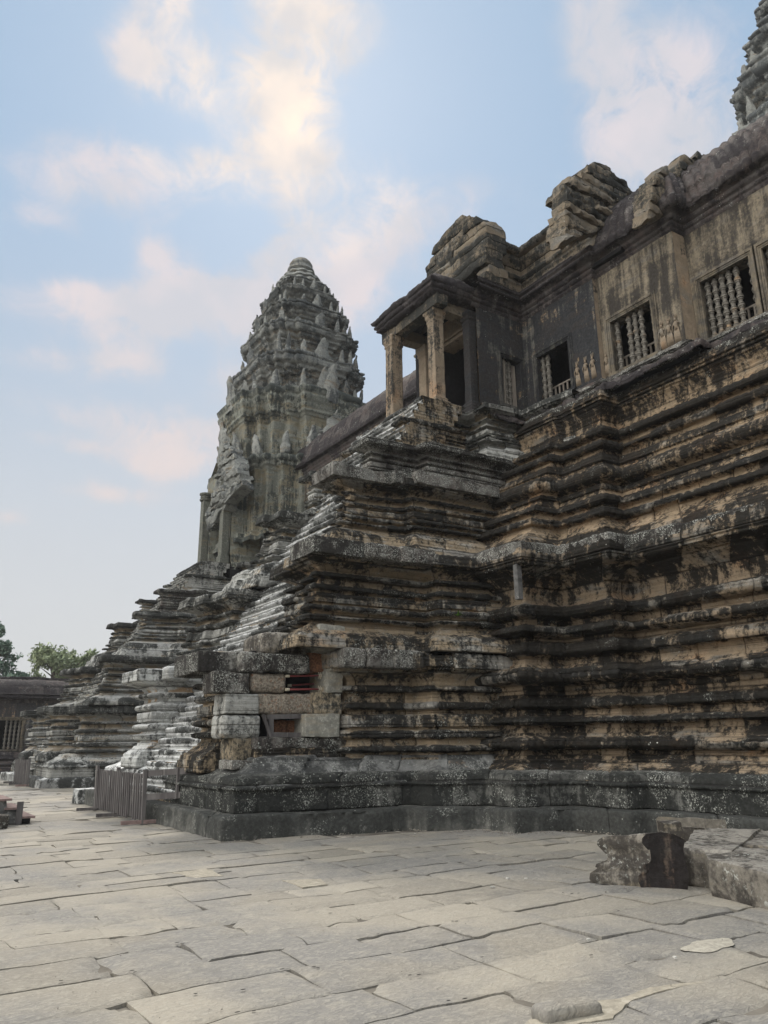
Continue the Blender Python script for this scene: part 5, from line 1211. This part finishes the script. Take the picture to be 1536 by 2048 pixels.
# ================================================================== TREES beyond
def leafmat(name, c1, c2):
    m, nt, N, L, b = nodes_of(name); q = NB(nt); b.inputs['Roughness'].default_value = .7
    a = q.attr('blk'); L.new(q.mix(a, c1, c2), b.inputs['Base Color']); return m
def tree(cx, cy, zb, ztop, rad, seed, label, mat, n=9000, holes=.35, lf=.16):
    e = empty('broadleaf_tree', (cx, cy, 0), label, 'tree', 'trees beyond the courtyard gallery'); rs = np.random.RandomState(seed)
    m = MB(); zc = zb+(ztop-zb)*.1
    m.tube([(cx, cy, 0), (cx+.2, cy, zb*.5), (cx-.1, cy, zb+.5), (cx+.1, cy, (zb+ztop)/2)], [.42, .32, .24, .1], 9)
    cl = []
    for k in range(22):
        a = rs.uniform(0, 6.28); el = rs.uniform(-.1, 1.); rr = rad*rs.uniform(.35, .95)
        p = np.array([cx+rr*math.cos(a)*math.cos(el*.9), cy+rr*math.sin(a)*math.cos(el*.9), zb+(ztop-zb)*(.12+.75*max(0, el)*rs.uniform(.7, 1.1))])
        cl.append((p, rs.uniform(.45, 1.0)*rad*.33))
        m.tube([(cx, cy, zb*.9), (cx+(p[0]-cx)*.4, cy+(p[1]-cy)*.4, zb+(p[2]-zb)*.6), tuple(p)], [.12, .07, .025], 5)
    m.build('trunk', plain('bark', (.12, .10, .08), (.06, .05, .04), 6), e)
    ci = rs.randint(0, len(cl), n); C = np.array([c[0] for c in cl])[ci]; Rr = np.array([c[1] for c in cl])[ci]
    d = rs.normal(size=(n, 3)); d /= np.linalg.norm(d, axis=1, keepdims=True); rad_ = Rr*rs.uniform(.35, 1.1, n)
    P = C+d*rad_[:, None]*[1, 1, .75]; P = P[fbm(P, .9, 2) > -holes*.6]; n = len(P)
    u = rs.normal(size=(n, 3)); u /= np.linalg.norm(u, axis=1, keepdims=True); w = np.cross(u, rs.normal(size=(n, 3))); w /= np.linalg.norm(w, axis=1, keepdims=True)
    s = lf*rs.uniform(.6, 1.5, n)[:, None]
    V = np.stack([P-u*s, P+w*s*.45, P+u*s, P-w*s*.45], 1).reshape(-1, 3); F = np.arange(4*n).reshape(n, 4)
    b = np.clip(rs.rand(n)*.6+.4*(fbm(P, .6, 2)+.5), 0, 1)
    mesh_obj('crown', V, F, mat, e, {'blk': np.repeat(b, 4)}, smooth=False)
LG = leafmat('leaf_sage_hazy', (.13, .17, .10), (.30, .34, .20)); LD = leafmat('leaf_deep', (.08, .13, .10), (.19, .25, .18))  # sage leaves lightened, distance haze put into their colour
pa = on(118, 1340, 'y', 72)
tree(pa[0], 72, 6.2, 10.6, 3.3, 3, 'haze-paled sage green rounded tree behind the gallery roof', LG, 9000, .45)
pb = on(-25, 1340, 'y', 66)
tree(pb[0], 66, 5.2, 11.2, 3.3, 5, 'darker blue-green tree cut off by the left edge', LD, 12000, .3)
# ================================================================== AIR
def haze():
    m = bpy.data.materials.new('haze'); m.use_nodes = True; nt = m.node_tree
    for n in list(nt.nodes): nt.nodes.remove(n)
    out = nt.nodes.new('ShaderNodeOutputMaterial'); v = nt.nodes.new('ShaderNodeVolumePrincipled')
    v.inputs['Color'].default_value = (.93, .95, .97, 1); v.inputs['Density'].default_value = .0004; v.inputs['Anisotropy'].default_value = .2
    nt.links.new(v.outputs[0], out.inputs['Volume'])
    mb = MB().box((45, 60, 33), (330, 330, 69)); o = mb.build('haze', m); o['kind'] = 'stuff'
haze()
